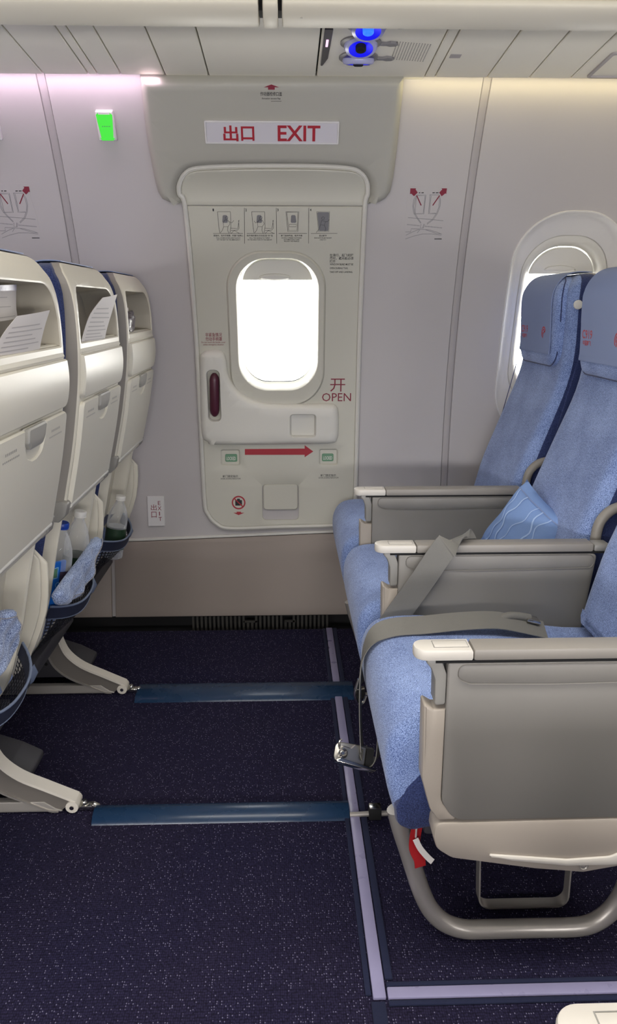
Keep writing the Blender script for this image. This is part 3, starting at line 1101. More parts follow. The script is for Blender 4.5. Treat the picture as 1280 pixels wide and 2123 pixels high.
# no-luggage mark
c = wp(495, 1042, E1)
ringp = lambda r: [(c[0] + r * math.cos(t), c[1] + r * math.sin(t)) for t in [2 * math.pi * k / 40 for k in range(40)]]
rg = plate(ringp(0.0245), [(0, E1), (0, E1 + 0.0003)], W, [(ringp(0.0195)[::-1], [(0, E1 + 0.0003)], False)], step=0)
obj('prohibition_ring', rg, 'red', door)
obj('suitcase_print', flat([[(c[0] - 0.012, c[1] - 0.011), (c[0] + 0.012, c[1] - 0.011), (c[0] + 0.012, c[1] + 0.009), (c[0] + 0.006, c[1] + 0.009), (c[0] + 0.004, c[1] + 0.014),
                             (c[0] - 0.005, c[1] + 0.014), (c[0] - 0.006, c[1] + 0.009), (c[0] - 0.012, c[1] + 0.009)]], W, E1), 'black', door)
obj('prohibition_bar', strokes([[(c[0] - 0.015, c[1] + 0.015), (c[0] + 0.015, c[1] - 0.015)]], 0.004, W, E1 + 0.0004), 'red', door)
obj('down_arrow_print', flat([wps([(491, 1061), (500, 1061), (500, 1063), (507, 1063), (495, 1068), (484, 1063), (491, 1063)], E1)], W, E1), 'red', door)

# header prints and the illuminated exit sign
HO = 0.0381
obj('up_arrow_print', flat([wps([(563, 175), (579, 181), (570, 181), (570, 186), (556, 186), (556, 181), (547, 181)], HO)], W, HO), 'redtxt', hd)
text_fit('作动器检修口盖', (540, 190, 585, 199), HO, 'black', hd, bold=0.008)
text_fit('Actuator access flap', (543, 202, 582, 207), HO, 'black', hd, bold=0.006)
obj('underline', strokes([wps([(562, 210), (584, 210)], HO)], 0.001, W, HO), 'black', hd)
es_out = wrect((425, 250, 703, 298), 0.04, 0.004)
es = empty('exit_sign', Vector(W(*wp(564, 296, 0.04), 0.04)), 'long white sign above the door reading EXIT in red', 'exit sign')
obj('sign_frame', plate(es_out, [(0, 0.0378), (0, 0.0445), (0.0015, 0.046), (0.004, 0.046), (0.005, 0.044)], W, step=0.02), 'signframe', es)
obj('sign_plate', plate(inset_poly(es_out, 0.0055), [(0, 0.0442), (0, 0.0447)], W, step=0.02), 'signplate', es)
text_fit('出', (463, 260, 495, 293), 0.0457, 'red', es, bold=0.022)
text_fit('口', (500, 262, 528, 292), 0.0457, 'red', es, bold=0.022)
text_fit('EXIT', (576, 260, 664, 293), 0.0457, 'red', es, bold=0.018)

# ---- green lit panels on the left wall
gpx = [(207, 293), (243, 291), (233, 229), (196, 231)]
gx = wps(gpx, 0.012)
shift = wp(5, 291, 0.012)[0] - wp(243, 291, 0.012)[0]
gx = rrect((gx[0][0] + gx[1][0] + gx[2][0] + gx[3][0]) / 4, (gx[0][1] + gx[2][1]) / 2, (gx[1][0] - gx[0][0]) / 2, (gx[2][1] - gx[1][1]) / 2, 0.003, 4)
for dx, lb in ((0, 'small white framed panel glowing green on the wall near the door'), (shift, 'small white framed panel glowing green cut off by the picture edge')):
    q = [(x + dx, a) for x, a in gx]
    cx = sum(p[0] for p in q) / len(q); ca = min(p[1] for p in q)
    g = empty('lit_sign', Vector(W(cx, ca, 0)), lb, 'sign', 'green lit wall signs')
    obj('frame', plate(q, [(0, -0.002), (0, 0.012), (0.003, 0.015)], W, step=0), 'signframe', g)
    obj('lit_panel', plate(inset_poly(q, 0.0085), [(0, 0.0148), (0.001, 0.0158)], W, step=0), 'green', g)
    mid = [sum(p[1] for p in q) / len(q)]
    obj('faint_print', strokes([[(cx - 0.010 + k * 0.005, mid[0] - 0.001), (cx - 0.0075 + k * 0.005, mid[0] + 0.001)] for k in range(5)], 0.0022, W, 0.0161), 'greenplate', g)

# ---- small vertical exit plate low on the wall
vp = wrect((306, 1029, 341, 1091), 0.006, 0.002)
v = empty('small_exit_sign', Vector(W(*wp(323, 1091), 0)), 'small upright white plate reading EXIT low on the wall', 'exit sign')
obj('plate', plate(vp, [(0, 0), (0, 0.006), (0.002, 0.008)], W, step=0.02), 'signframe', v)
for ch, px in (('出', (313, 1046, 325, 1058)), ('口', (314, 1061, 325, 1073)), ('E', (327.5, 1039, 333, 1047)), ('X', (327, 1050, 335, 1058)), ('I', (330, 1061, 332, 1069)), ('T', (329, 1072, 336, 1080))):
    text_fit(ch, px, 0.0088, 'redtxt', v)

# ---- rope diagrams printed on the wall
def dg(x, y):
    return wp(820 + x / 9.143, 370 + y / 9.143)


dshift = wp(60, 387)[0] - wp(927, 390)[0]
lines = [[(400, 310), (580, 310), (540, 672), (350, 672)], [(420, 325), (565, 325), (528, 658), (375, 658), (400, 330)], [(650, 310), (840, 310)], [(660, 310), (628, 670), (780, 668)],
         [(680, 325), (645, 655), (770, 655)], [(395, 320), (350, 400), (330, 520), (345, 640), (400, 740), (480, 850)], [(410, 330), (370, 420), (352, 520), (365, 640), (420, 740), (490, 840)],
         [(835, 330), (858, 400), (850, 520), (800, 660), (720, 780), (600, 870)], [(820, 340), (838, 420), (825, 540), (780, 660), (705, 770), (600, 850)],
         [(240, 740), (420, 755), (680, 775), (910, 800)], [(490, 860), (470, 935), (530, 938), (560, 870), (540, 862), (520, 935)], [(290, 1010), (300, 950), (480, 958), (650, 975), (800, 1020), (880, 1055)],
         [(200, 1075), (330, 1010), (450, 965)], [(190, 1145), (350, 1090), (520, 1050), (700, 1050), (875, 1075)], [(560, 965), (790, 1045), (875, 1050)], [(190, 1012), (290, 1012)], [(470, 965), (415, 1030)]]
dots = [[(225 + k * 22, 872 + k * 2.1), (236 + k * 22, 873 + k * 2.1)] for k in range(11)] + [[(565 + k * 22, 905 + k * 2.1), (577 + k * 22, 906 + k * 2.1)] for k in range(15)]
arrows = [[(285, 185), (395, 185), (385, 205), (425, 265), (355, 335), (300, 285), (278, 295)], [(980, 185), (875, 185), (890, 205), (830, 265), (880, 335), (950, 280), (965, 295)]]
for dx, lb in ((0, 'escape rope diagram with two dark red arrows right of the door'), (dshift, 'escape rope diagram with dark red arrow at the far left wall')):
    R = lambda p: (dg(*p)[0] + dx, dg(*p)[1])
    sheet = [(dg(150, 1190)[0] + dx, dg(500, 1190)[1]), (dg(930, 1190)[0] + dx, dg(500, 1190)[1]), (dg(960, 140)[0] + dx, dg(500, 140)[1]), (dg(250, 140)[0] + dx, dg(500, 140)[1])]
    t = empty('wall_sticker', Vector(W(sheet[0][0] + 0.06, sheet[0][1], 0)), lb, 'sticker', 'escape rope stickers')
    obj('film', plate(sheet, [(0, 0), (0, 0.0006)], W, step=0.03), 'wall', t)
    obj('line_drawing', strokes([[R(p) for p in l] for l in lines], 0.0012, W, 0.001), 'greyprint', t)
    obj('hatching', strokes([[R(p) for p in l] for l in dots], 0.0028, W, 0.001), 'greyprint', t)
    for a_ in arrows:
        obj('arrow_head', flat([[R(p) for p in a_]], W, 0.0012), 'redtxt', t)
    for l in ([(405, 320), (490, 510)], [(840, 320), (708, 510)]):
        obj('arrow_shaft', strokes([[R(p) for p in l]], 0.0032, W, 0.0013), 'redtxt', t)
    obj('small_print', strokes([[R(p) for p in l] for l in ([(445, 270), (475, 268)], [(495, 270), (540, 268)], [(705, 270), (750, 268)], [(765, 270), (820, 268)], [(740, 1145), (880, 1145)])], 0.0025, W, 0.001), 'black', t, kind='stuff')

# ---- cabin window at the right
w2 = empty('window_1', (X2, 2.6, 0.67), 'rounded cabin window with deep pale surround behind the right seats', kind='structure')
w2s = obj('window_surround', plate(w2_out, [(-0.003, -0.004), (0.0, 0.003), (0.004, 0.003), (0.010, -0.008), (0.020, -0.018), (0.032, -0.022)], W,
                                   [(inset_poly(w2_mid, -0.012)[::-1], [(0, -0.022), (0.010, -0.024), (0.012, -0.030)], False)], step=0.04), 'surround', w2)
obj('inner_frame', plate(w2_mid, [(-0.002, -0.034), (0.002, -0.027), (0.008, -0.026)], W, [(w2_open[::-1], [(-0.022, -0.027), (-0.012, -0.036), (-0.004, -0.050), (0.001, -0.062)], False)], step=0.04), 'cover', w2)
obj('window_pane', plate(inset_poly(w2_open, -0.006), [(0, -0.066), (0, -0.062)], W, backcap=True, step=0.05), 'pane', w2)
bl2 = clip_loop(inset_poly(w2_open, 0.002), a_of_z(1.205), False)
b2 = obj('window_blind', plate(bl2, [(0, -0.060), (0, -0.048), (0.002, -0.046)], W, step=0.03), 'cover', w2)
obj('blind_grip', plate([(X2 - 0.008 + 0.052 * math.cos(t), a_of_z(1.219) + (0.014 if math.sin(t) > 0 else 0.009) * math.sin(t)) for t in [2 * math.pi * k / 24 for k in range(24)]],
                        [(0, -0.047), (0.001, -0.041), (0.006, -0.038)], W, step=0), 'seal', b2)
for i, x in enumerate(MORE_X):
    wx = copy_tree(w2)
    wx.name = 'window_%d' % (i + 2)
    wx.location.x = w2.location.x + x - X2
    wx['label'] = ('rounded cabin window further aft beyond the picture', 'rounded cabin window beside the left row beyond the picture', 'rounded cabin window furthest forward beyond the picture')[i]
# daylight enters here
for nm, lp in [('door_window_portal', door_open)] + [('cabin_window_portal', shiftx(w2_open, x)) for x in (X2,) + MORE_X]:
    cx = sum(p[0] for p in lp) / len(lp); ca = (min(p[1] for p in lp) + max(p[1] for p in lp)) / 2
    po = area(nm, W(cx, ca, -0.085), (math.radians(-90) + ca / RW, 0, 0), max(p[0] for p in lp) - min(p[0] for p in lp), max(p[1] for p in lp) - min(p[1] for p in lp), 1, (1, 1, 1))
    po.data.cycles.is_portal = True

# ================================================================== SEATS
# one seat is modelled in right-row coordinates (x as in the cabin, y from its own centre) and copied
FR_Z = [0.40, 0.52, 0.62, 0.70, 0.75, 0.81, 0.86, 0.90, 0.95, 1.00, 1.08, 1.14, 1.17, 1.19, 1.205]
FR_X = [0.615, 0.640, 0.664, 0.694, 0.713, 0.736, 0.756, 0.770, 0.781, 0.785, 0.782, 0.780, 0.785, 0.795, 0.815]
RE_Z = [0.28, 0.36, 0.48, 0.58, 0.67, 0.72, 0.80, 0.85, 0.93, 0.98, 1.04, 1.10, 1.14, 1.17, 1.19, 1.205]
RE_X = [0.708, 0.762, 0.796, 0.818, 0.840, 0.851, 0.870, 0.880, 0.893, 0.899, 0.902, 0.901, 0.897, 0.888, 0.876, 0.860]
fx = lambda z: float(np.interp(z, FR_Z, FR_X))
rx = lambda z: float(np.interp(z, RE_Z, RE_X))


def smoothed(fn, h=0.02):
    return lambda z: (fn(z - h) + 2 * fn(z) + fn(z + h)) / 4


fxs, rxs = smoothed(fx), smoothed(rx)
SH = 0.034                                            # depth of the grey side flange of the shell


shd = lambda v: float(np.interp(v, [0.7, 1.0, 1.10, 1.16], [0.036, 0.033, 0.027, 0.021]))


def RM(u, v, off=0.0):                                # rear surface of the shell; the flange thins towards the top
    return (rxs(v) + (off if off >= 0 else off * shd(v) / SH), u, v)


def RN(u, v, off=0.0):
    return (rxs(v) + off, u, v)


def FM(u, v, off=0.0):                                # front of the back cushion; off < 0 goes back, -1 = shell
    x0, x1 = fxs(v), rxs(v) - shd(v) + 0.004
    x = x0 - off if off >= 0 else x0 + (x1 - x0) * (-off)
    return (x, u, v)


SWH, CWH = 0.200, 0.211                                # half widths of shell and cushion
back_out = round_poly([(-SWH, 0.665), (SWH, 0.665), (SWH, 1.10), (SWH, 1.204), (-SWH, 1.204), (-SWH, 1.10)], [0.01, 0.01, 0, 0.085, 0.085, 0], 10)
cush_out = round_poly([(-CWH, 0.44), (CWH, 0.44), (CWH, 1.10), (CWH, 1.203), (-CWH, 1.203), (-CWH, 1.10)], [0.02, 0.02, 0, 0.075, 0.075, 0], 10)
niche = round_poly([(-0.186, 1.040), (0.188, 1.040), (0.188, 1.09), (0.170, 1.160), (-0.170, 1.160), (-0.186, 1.09)], [0.006, 0.006, 0.04, 0.045, 0.045, 0.04], 8)


def make_back(s):
    sh = obj('back_shell', plate(back_out, [(0.002, -SH), (0, -SH + 0.004), (0, -0.005), (0.002, -0.001), (0.004, 0.0)], RM,
                                 [(niche[::-1], [(0, 0), (0.003, -0.003)], False)], step=0.02, cutu=0.06), 'shell', s)
    obj('niche_liner', plate(niche, [(0.003, -0.0025), (0.005, -0.03), (0.012, -0.074)], RN, step=0.03), 'inner', sh)
    obj('shell_side', plate(inset_poly(back_out, -0.0008), [(0.0, -SH - 0.001), (0, -0.0045)], RM, cap=False, step=0.02), 'shellside', sh)
    # moulded swelling inside the niche
    obj('niche_pad', plate(round_poly([(-0.172, 1.078), (-0.02, 1.078), (-0.01, 1.15), (-0.165, 1.15)], 0.02, 5), [(0, -0.076), (0.002, -0.050), (0.012, -0.038), (0.022, -0.034)], RN, step=0.02), 'inner', sh)
    obj('ledge', plate(round_poly([(-0.1955, 1.0195), (0.1955, 1.0195), (0.195, 1.046), (-0.195, 1.046)], 0.006, 3), [(0, -0.03), (0, 0.0015), (0.004, 0.005)], lambda u, v, w: RM(u, v, w + (-0.55 * max(0, v - 1.021) if w > 0 else 0)), step=0.006), 'tray', s)
    up = round_poly([(-0.1955, 0.9255), (0.1955, 0.9255), (0.196, 1.018), (-0.196, 1.018)], [0.018, 0.018, 0.003, 0.003], 5)
    bulge = lambda v: 0.0065 * math.sin(math.pi * max(0.0, min(1.0, (1.030 - v) / 0.125))) ** 0.9
    obj('upper_panel', plate(up, [(0, -0.01), (0, 0.0015), (0.003, 0.005)], lambda u, v, w: RM(u, v, w + (bulge(v) if w > 0 else 0)), step=0.008), 'tray', s)
    notch = [(-0.058, 0.919), (-0.056, 0.895), (-0.040, 0.868), (-0.012, 0.860), (0.012, 0.860), (0.040, 0.868), (0.056, 0.895), (0.058, 0.919)]
    tr = round_poly([(-0.187, 0.692), (0.187, 0.692), (0.193, 0.919)] + notch[::-1] + [(-0.193, 0.919)], [0.006, 0.006, 0.014] + [0.003] + [0.02] * 6 + [0.003] + [0.014], 4)
    tray = obj('tray_table', plate(tr, [(0, -0.008), (0, 0.006), (0.003, 0.010)], RM, step=0.03), 'tray', s)
    obj('latch_well', plate(notch[::-1], [(-0.001, 0.0045), (-0.001, 0.005)], RM, step=0.02), 'tray', tray)
    lt = round_poly([(-0.050, 0.919), (-0.047, 0.893), (-0.032, 0.881), (0.032, 0.881), (0.047, 0.893), (0.050, 0.919)], 0.006, 3)
    obj('tray_latch', plate(lt[::-1], [(0, 0.004), (0, 0.011), (0.003, 0.0135)], RM, step=0.02), 'latch', tray)
    obj('tray_edge_roll', tube([RM(y, 0.690, 0.004) for y in (-0.182, 0, 0.182)], 0.0065, 10), 'white', tray)
    for u in (-0.122, 0.122):
        for k, (v, hw) in enumerate(((0.893, 0.030), (0.882, 0.040))):
            obj('embossed_print', strokes([[(u - hw + q * 0.008, v), (u - hw + q * 0.008 + 0.005, v)] for q in range(int(hw / 0.004))], 0.0045 if k == 0 else 0.003, RM, 0.0102),
                'latch', tray, kind='stuff')
    # pivot brackets of the tray arms
    for sg in (-1, 1):
        prof = round_poly([(rx(0.69) - 0.085, 0.665), (rx(0.68) - 0.012, 0.657), (rx(0.68) + 0.004, 0.672), (rx(0.70) + 0.008, 0.700), (rx(0.70) - 0.004, 0.706), (rx(0.69) - 0.085, 0.690)], 0.006, 3)
        y0, y1 = sorted((sg * 0.184, sg * 0.213))
        obj('tray_arm_bracket', prism(prof, y0, y1, 'y', 0.004), 'armneck', s)
    # lower rear fairing
    lo = round_poly([(-0.150, 0.30), (0.150, 0.30), (0.166, 0.50), (0.166, 0.684), (-0.166, 0.684), (-0.166, 0.50)], [0.05, 0.05, 0.1, 0.004, 0.004, 0.1], 6)
    lofa = lambda u, v, w: (rxs(v) - 0.012 + w, u, v)
    lw = obj('lower_fairing', plate(lo, [(0.0, -0.070), (0, -0.004), (0.003, 0), (0.008, 0), (0.012, -0.004), (0.016, -0.046)], lofa, step=0.03), 'shell', s)
    return sh


def make_pocket(s):
    """seat pocket of black netting hung on a navy band, bulging to the rear"""
    def PM(u, v, off=0.0):
        return (rxs(v) - 0.012 + off, u, v)
    path = []
    for k in range(17):
        t = -1 + 2 * k / 16
        u = 0.160 * t
        path.append(Vector(PM(u, 0.425 - 0.030 * (1 - abs(t) ** 2.2), 0.004 + 0.056 * (1 - abs(t) ** 2.6))))
    pk = obj('pocket_band', ribbon(path, 0.030, Vector((0.35, 0, 1)), 0.004), 'band', s)
    obj('band_piping', tube([p + Vector((0.0065, 0, 0.015)) for p in path], 0.0028, 8), 'piping', pk)
    obj('band_stitch', tube([p + Vector((-0.0035, 0, -0.0155)) for p in path], 0.0014, 6), 'piping', pk)
    tp = Vector(PM(0.118, 0.402, 0.044))
    obj('pocket_tag', ribbon([tp, tp + Vector((0.004, 0.004, -0.018)), tp + Vector((-0.004, 0.006, -0.036))], [0.024, 0.024, 0.012], Vector((0.3, 1, 0)), 0.0012), 'piping', pk)
    # netting: thin cords running from the band down to the foot of the fairing
    bm = new()
    rows, cols = 12, 26
    grid = []
    for j in range(rows + 1):
        q = j / rows
        row = []
        for i in range(cols + 1):
            t = -1 + 2 * i / cols
            v = (0.410 - 0.030 * (1 - abs(t) ** 2.2)) * (1 - q) + 0.302 * q
            row.append(Vector(PM(0.158 * t * (1 - 0.06 * q), v, 0.003 + (0.054 * (1 - abs(t) ** 2.6)) * (1 - q) ** 0.7)))
        grid.append(row)
    for j in range(rows):
        for i in range(cols):
            a, b, c, d = grid[j][i], grid[j][i + 1], grid[j + 1][i + 1], grid[j + 1][i]
            m_ = (a + b + c + d) / 4
            f = 0.66
            o4 = [bm.verts.new(p) for p in (a, b, c, d)]
            i4 = [bm.verts.new(m_ + (p - m_) * f) for p in (a, b, c, d)]
            for k in range(4):
                bm.faces.new((o4[k], o4[(k + 1) % 4], i4[(k + 1) % 4], i4[k]))
    obj('pocket_net', bm, 'mesh', s, kind='stuff')
    return pk


def make_cushions(s):
    obj('back_side', plate(cush_out, [(0.006, -1.0), (0, -0.96), (0, -0.40), (0.004, -0.26)], FM, cap=False, step=0.03), 'navy_fab', s)
    bc = obj('back_cushion', plate(cush_out, [(0.004, -0.27), (0.010, -0.13), (0.020, -0.04), (0.034, -0.005), (0.05, 0.0)], FM, step=0.03, cutu=0.07), 'light_fab', s)
    seam = [FM(x, a, -0.265) for x, a in inset_poly(cush_out, 0.002)]
    obj('piping_seam', tube(seam, 0.0013, 6, False), 'navy_fab', bc)
    pad = round_poly([(-0.160, 0.948), (0.160, 0.948), (0.176, 1.08), (0.176, 1.196), (-0.176, 1.196), (-0.176, 1.08)], [0.05, 0.05, 0.1, 0.06, 0.06, 0.1], 7)
    hp = obj('headrest', plate(pad, [(-0.002, -0.05), (0, 0.010), (0.006, 0.018), (0.016, 0.023), (0.035, 0.025)], FM, step=0.03), 'light_fab', s)
    obj('headrest_seam', tube([FM(x, a, 0.012) for x, a in inset_poly(pad, 0.0)], 0.0018, 6, False), 'navy_fab', hp)
    # slip cover over the headrest
    pts = [(fxs(0.982) - 0.0275, 0.982), (fxs(1.02) - 0.0280, 1.02), (fxs(1.08) - 0.0282, 1.08), (fxs(1.14) - 0.0280, 1.14), (fxs(1.17) - 0.024, 1.172), (fxs(1.18) - 0.010, 1.196),
           (fxs(1.19) + 0.012, 1.2075), (fxs(1.19) + 0.040, 1.2095), (fxs(1.19) + 0.062, 1.208)]
    p3 = [Vector((p[0], 0, p[1])) for p in smooth_path(pts, 4)]
    hc_ = obj('headrest_cover', ribbon(p3, 0.284, Vector((0, 1, 0)), 0.002), 'headcover', s)
    HM = lambda u, v, w=0.0: (fxs(v) - 0.0292 - w, -u, v)
    obj('cover_hem', ribbon([Vector((fxs(v) - 0.0288, 0, v)) for v in (0.984, 0.996)], 0.284, Vector((0, 1, 0)), 0.0012), 'headcover', hc_)
    obj('model_print', text_mesh('C919', 0.030, HM, -0.098, 1.038, 'CENTER', 0.0004), 'logo', hc_)
    obj('slogan_print', text_mesh('中国商飞', 0.0135, HM, -0.098, 1.022, 'CENTER', 0.0003), 'logo', hc_)
    # phoenix emblem: two sweeping tails curling round a small head
    sp = lambda r0, r1, a0, a1: [((r0 + (r1 - r0) * k / 10) * math.cos(a0 + (a1 - a0) * k / 10) + 0.085, (r0 + (r1 - r0) * k / 10) * math.sin(a0 + (a1 - a0) * k / 10) + 1.04) for k in range(11)]
    obj('emblem_print', strokes([sp(0.018, 0.016, 0.4, 3.9), sp(0.011, 0.010, 0.2, 3.6), [(0.085, 1.04), (0.092, 1.046), (0.099, 1.044)], [(0.078, 1.026), (0.082, 1.034), (0.080, 1.042)]],
                                0.0042, HM), 'logo', hc_)
    # seat cushion with navy cheeks
    prof = [(0.70, 0.425), (0.60, 0.440), (0.40, 0.462), (0.28, 0.472), (0.215, 0.470), (0.182, 0.455), (0.164, 0.425), (0.160, 0.390), (0.164, 0.345), (0.174, 0.305), (0.184, 0.280),
            (0.200, 0.268), (0.225, 0.270), (0.30, 0.285), (0.70, 0.30)]
    sp_ = [tuple(p) for p in smooth_path(prof, 3, True)]
    b = 0.028
    lays = [(b * 0.85, -0.229)] + [(b * (1 - math.sin(t)), -0.229 + b * (1 - math.cos(t))) for t in (0.5, 0.9, 1.25, math.pi / 2)] + \
           [(b * (1 - math.sin(t)), 0.229 - b * (1 - math.cos(t))) for t in (math.pi / 2, 1.25, 0.9, 0.5)] + [(b * 0.85, 0.229)]
    sc = obj('seat_cushion', plate(sp_, lays, lambda u, v, w: (u, w, v), cap=True, backcap=True, step=0), 'light_fab', s)
    cheek = [p for p in sp_ if p[1] < 0.36 or p[0] > 0.3]
    for sg in (-1, 1):
        y0, y1 = sorted((sg * 0.205, sg * 0.2315))
        ck = round_poly([(0.180, 0.276), (0.205, 0.264), (0.30, 0.282), (0.55, 0.296), (0.55, 0.40), (0.27, 0.40), (0.222, 0.385), (0.192, 0.350), (0.176, 0.310)], 0.02, 5)
        obj('cushion_cheek', prism(ck, y0, y1, 'y', 0.010), 'navy_fab', sc)
    obj('recline_hinge_cover', tube(smooth_path([(0.690, -0.222, 0.590), (0.694, -0.222, 0.640), (0.708, -0.222, 0.668), (0.735, -0.222, 0.686), (0.785, -0.220, 0.690)], 4), 0.0115, 12), 'armpad', s)
    obj('seat_pan', box(0.23, 0.72, -0.215, 0.215, 0.245, 0.283, 0.006), 'shroud', s)


def make_arm(s, yc, aisle, side=-1):
    """armrest: cream nose with inlay, long taupe pad, side panel; side = which face looks at the aisle"""
    y0, y1 = yc - 0.0215, yc + 0.0215
    nose = round_poly([(0.190, y0), (0.277, y0), (0.277, y1), (0.190, y1)], [0.020, 0, 0, 0.020], 7)
    arm = obj('armrest', prism(nose, 0.604, 0.6225, 'z', 0.004), 'armcap', s)
    obj('inlay', prism(rrect(0.246, yc, 0.0255, 0.0105, 0.001, 2), 0.6222, 0.6235, 'z', 0.0005), 'armcap', arm)
    for q in ((0.2195, 0.2205, yc - 0.0115, yc + 0.0115), (0.2715, 0.2725, yc - 0.0115, yc + 0.0115), (0.2195, 0.2725, yc - 0.0125, yc - 0.0115), (0.2195, 0.2725, yc + 0.0115, yc + 0.0125)):
        obj('inlay_groove', box(q[0], q[1], q[2], q[3], 0.6215, 0.6229), 'armneck', arm)
    obj('arm_pad', box(0.2785, 0.662, y0, y1, 0.604, 0.6225, 0.004), 'armpad', arm)
    obj('arm_end', box(0.6635, 0.70, y0 + 0.002, y1 - 0.002, 0.603, 0.6205, 0.006), 'armneck', arm)
    obj('arm_shadow_gap', box(0.222, 0.69, y0 + 0.003, y1 - 0.003, 0.600, 0.605), 'dark', arm)
    p0, p1 = yc - 0.017, yc + 0.017
    zb = 0.326 if aisle else 0.31
    neck = [(0.204, 0.605), (0.226, 0.605), (0.234, 0.598), (0.240, 0.580), (0.240, 0.530), (0.2235, 0.528), (0.2225, 0.572), (0.216, 0.590)]
    obj('arm_neck', prism(round_poly(neck, 0.004, 3), p0, p1, 'y', 0.003), 'armneck', arm)
    trim = [(0.207, 0.532), (0.2225, 0.522), (0.241, 0.522), (0.241, 0.36), (0.27, zb), (0.238, zb), (0.224, 0.345), (0.209, 0.40)]
    obj('arm_trim', prism(round_poly(trim, [0.003, 0.003, 0, 0.03, 0.004, 0.01, 0.03, 0.05], 4), p0 - 0.001, p1 + 0.001, 'y', 0.004), 'armtrim', arm)
    panel = [(0.2405, 0.600), (0.70, 0.600), (0.76, zb), (0.262, zb), (0.2415, 0.36)] if aisle else [(0.2405, 0.600), (0.672, 0.600), (0.640, zb), (0.262, zb), (0.2415, 0.36)]
    pn = obj('side_panel', prism(round_poly(panel, [0.003, 0.01, 0.02, 0.03, 0.03], 5), p0 - 0.002, p1 + 0.002, 'y', 0.003), 'armpanel', arm)
    # shallow swelling along the panel's upper edge
    sw_ = [(0.256, 0.598), (0.665, 0.598), (0.665, 0.568), (0.40, 0.564), (0.275, 0.566), (0.256, 0.574)]
    ya, yb = (p0 - 0.0040, p0 - 0.001) if side < 0 else (p1 + 0.001, p1 + 0.0040)
    obj('panel_swelling', prism(round_poly(sw_, 0.012, 4), ya, yb, 'y', 0.0035), 'armpanel', pn)
    if aisle:
        fa = [(0.233, 0.322), (0.70, 0.327), (0.70, 0.30), (0.60, 0.262), (0.535, 0.232), (0.480, 0.222), (0.40, 0.231), (0.262, 0.255), (0.238, 0.272), (0.231, 0.295)]
        fo = obj('lower_side_fairing', prism(round_poly(fa, [0.02, 0.01, 0.02, 0.05, 0.04, 0.03, 0.05, 0.03, 0.02, 0.02], 5), p0 - 0.003, p1 + 0.012, 'y', 0.006, 2), 'armtrim', arm)
        rg_ = [(0.29, 0.268), (0.45, 0.252), (0.52, 0.256), (0.58, 0.285), (0.70, 0.315), (0.70, 0.303), (0.60, 0.268), (0.53, 0.240), (0.45, 0.240), (0.36, 0.252)]
        ya, yb = (p0 - 0.008, p0 - 0.001) if side < 0 else (p1 + 0.012, p1 + 0.018)
        obj('fairing_ridge', prism(round_poly(rg_, [0.004, 0.03, 0.03, 0.03, 0.002, 0.002, 0.03, 0.03, 0.03, 0.01], 4), ya, yb, 'y', 0.0035), 'armcap', fo)
        yy = p0 - 0.003 if side < 0 else p1 + 0.012
        obj('bolt', lathe([(0.0075, -0.002), (0.0075, 0.003), (0.006, 0.004), (0.0045, 0.0025), (0.0025, 0.004), (0, 0.004)], (0.478, yy, 0.2385), (0, side, 0), 18), 'satin', fo)
    return arm


def make_arm_rear(s):
    """curved armrest pivot covers standing beside the lower back, seen from behind"""
    for k, (yy, dx, zt, zb, th) in enumerate(((0.212, -0.004, 0.640, 0.330, 0.030), (0.2245, 0.008, 0.628, 0.335, 0.020), (0.2345, 0.002, 0.550, 0.315, 0.022))):
        zz = np.linspace(zt, zb, 9)
        outer = [(rx(z) - 0.018 + dx + 0.026 * math.sin(math.pi * min(1, max(0, (z - 0.33) / 0.31))) - (0.03 if z > zt - 0.01 else 0.0), z) for z in zz]
        inner = [(x - th - 0.015, z) for x, z in outer]
        pl_ = [tuple(p) for p in outer] + [tuple(p) for p in inner[::-1]]
        obj('armrest_pivot_cover', prism(round_poly(pl_, 0.010, 3), yy, yy + 0.0085, 'y', 0.003), 'shell', s)


SEAT_Y = (1.333, 1.850, 2.368)
DXL = -1.330


def make_seat(name, aisle, label, group):
    s = empty(name, (0, 0, 0), label, 'seat', group)
    make_back(s)
    make_cushions(s)
    make_pocket(s)
    make_arm(s, -0.2665, aisle)
    make_arm_rear(s)
    return s


seat_a = make_seat('airline_seat', True, 'blue aisle seat in the right row behind the long cream armrest', 'seats of the right row')
seat_m = make_seat('airline_seat', False, 'blue middle seat in the right row holding a small pillow', 'seats of the right row')
seats = []


def place(src, x, y, label, group, first=False):
    s = src if first else copy_tree(src)
    s.location = (x, y, 0)
    tag(s, label, 'seat', group)
    seats.append(s)
    return s


place(seat_a, 0, SEAT_Y[0], 'blue aisle seat in the right row behind the nearest long armrest', 'seats of the right row', True)
place(seat_m, 0, SEAT_Y[1], 'blue middle seat in the right row holding a small pillow', 'seats of the right row', True)
sw_seat = place(seat_m, 0, SEAT_Y[2], 'blue window seat in the right row with a round white button', 'seats of the right row')
place(seat_a, DXL, SEAT_Y[0], 'cream seat back nearest the aisle in the left row, cut by the picture edge', 'seats of the left row')
place(seat_m, DXL, SEAT_Y[1], 'middle cream seat back in the left row with two bottles in its pocket', 'seats of the left row')
place(seat_m, DXL, SEAT_Y[2], 'cream seat back in the left row closest to the wall', 'seats of the left row')
# coat button on the window seat
obj('coat_button', lathe([(0.0, 0.0), (0.008, 0.0), (0.008, 0.004), (0.0125, 0.005), (0.0125, 0.008), (0.011, 0.0095), (0, 0.0095)], (0.800, SEAT_Y[2] - 0.211, 1.120), (0, -1, 0), 24), 'white', sw_seat,
    label='round white coat button')
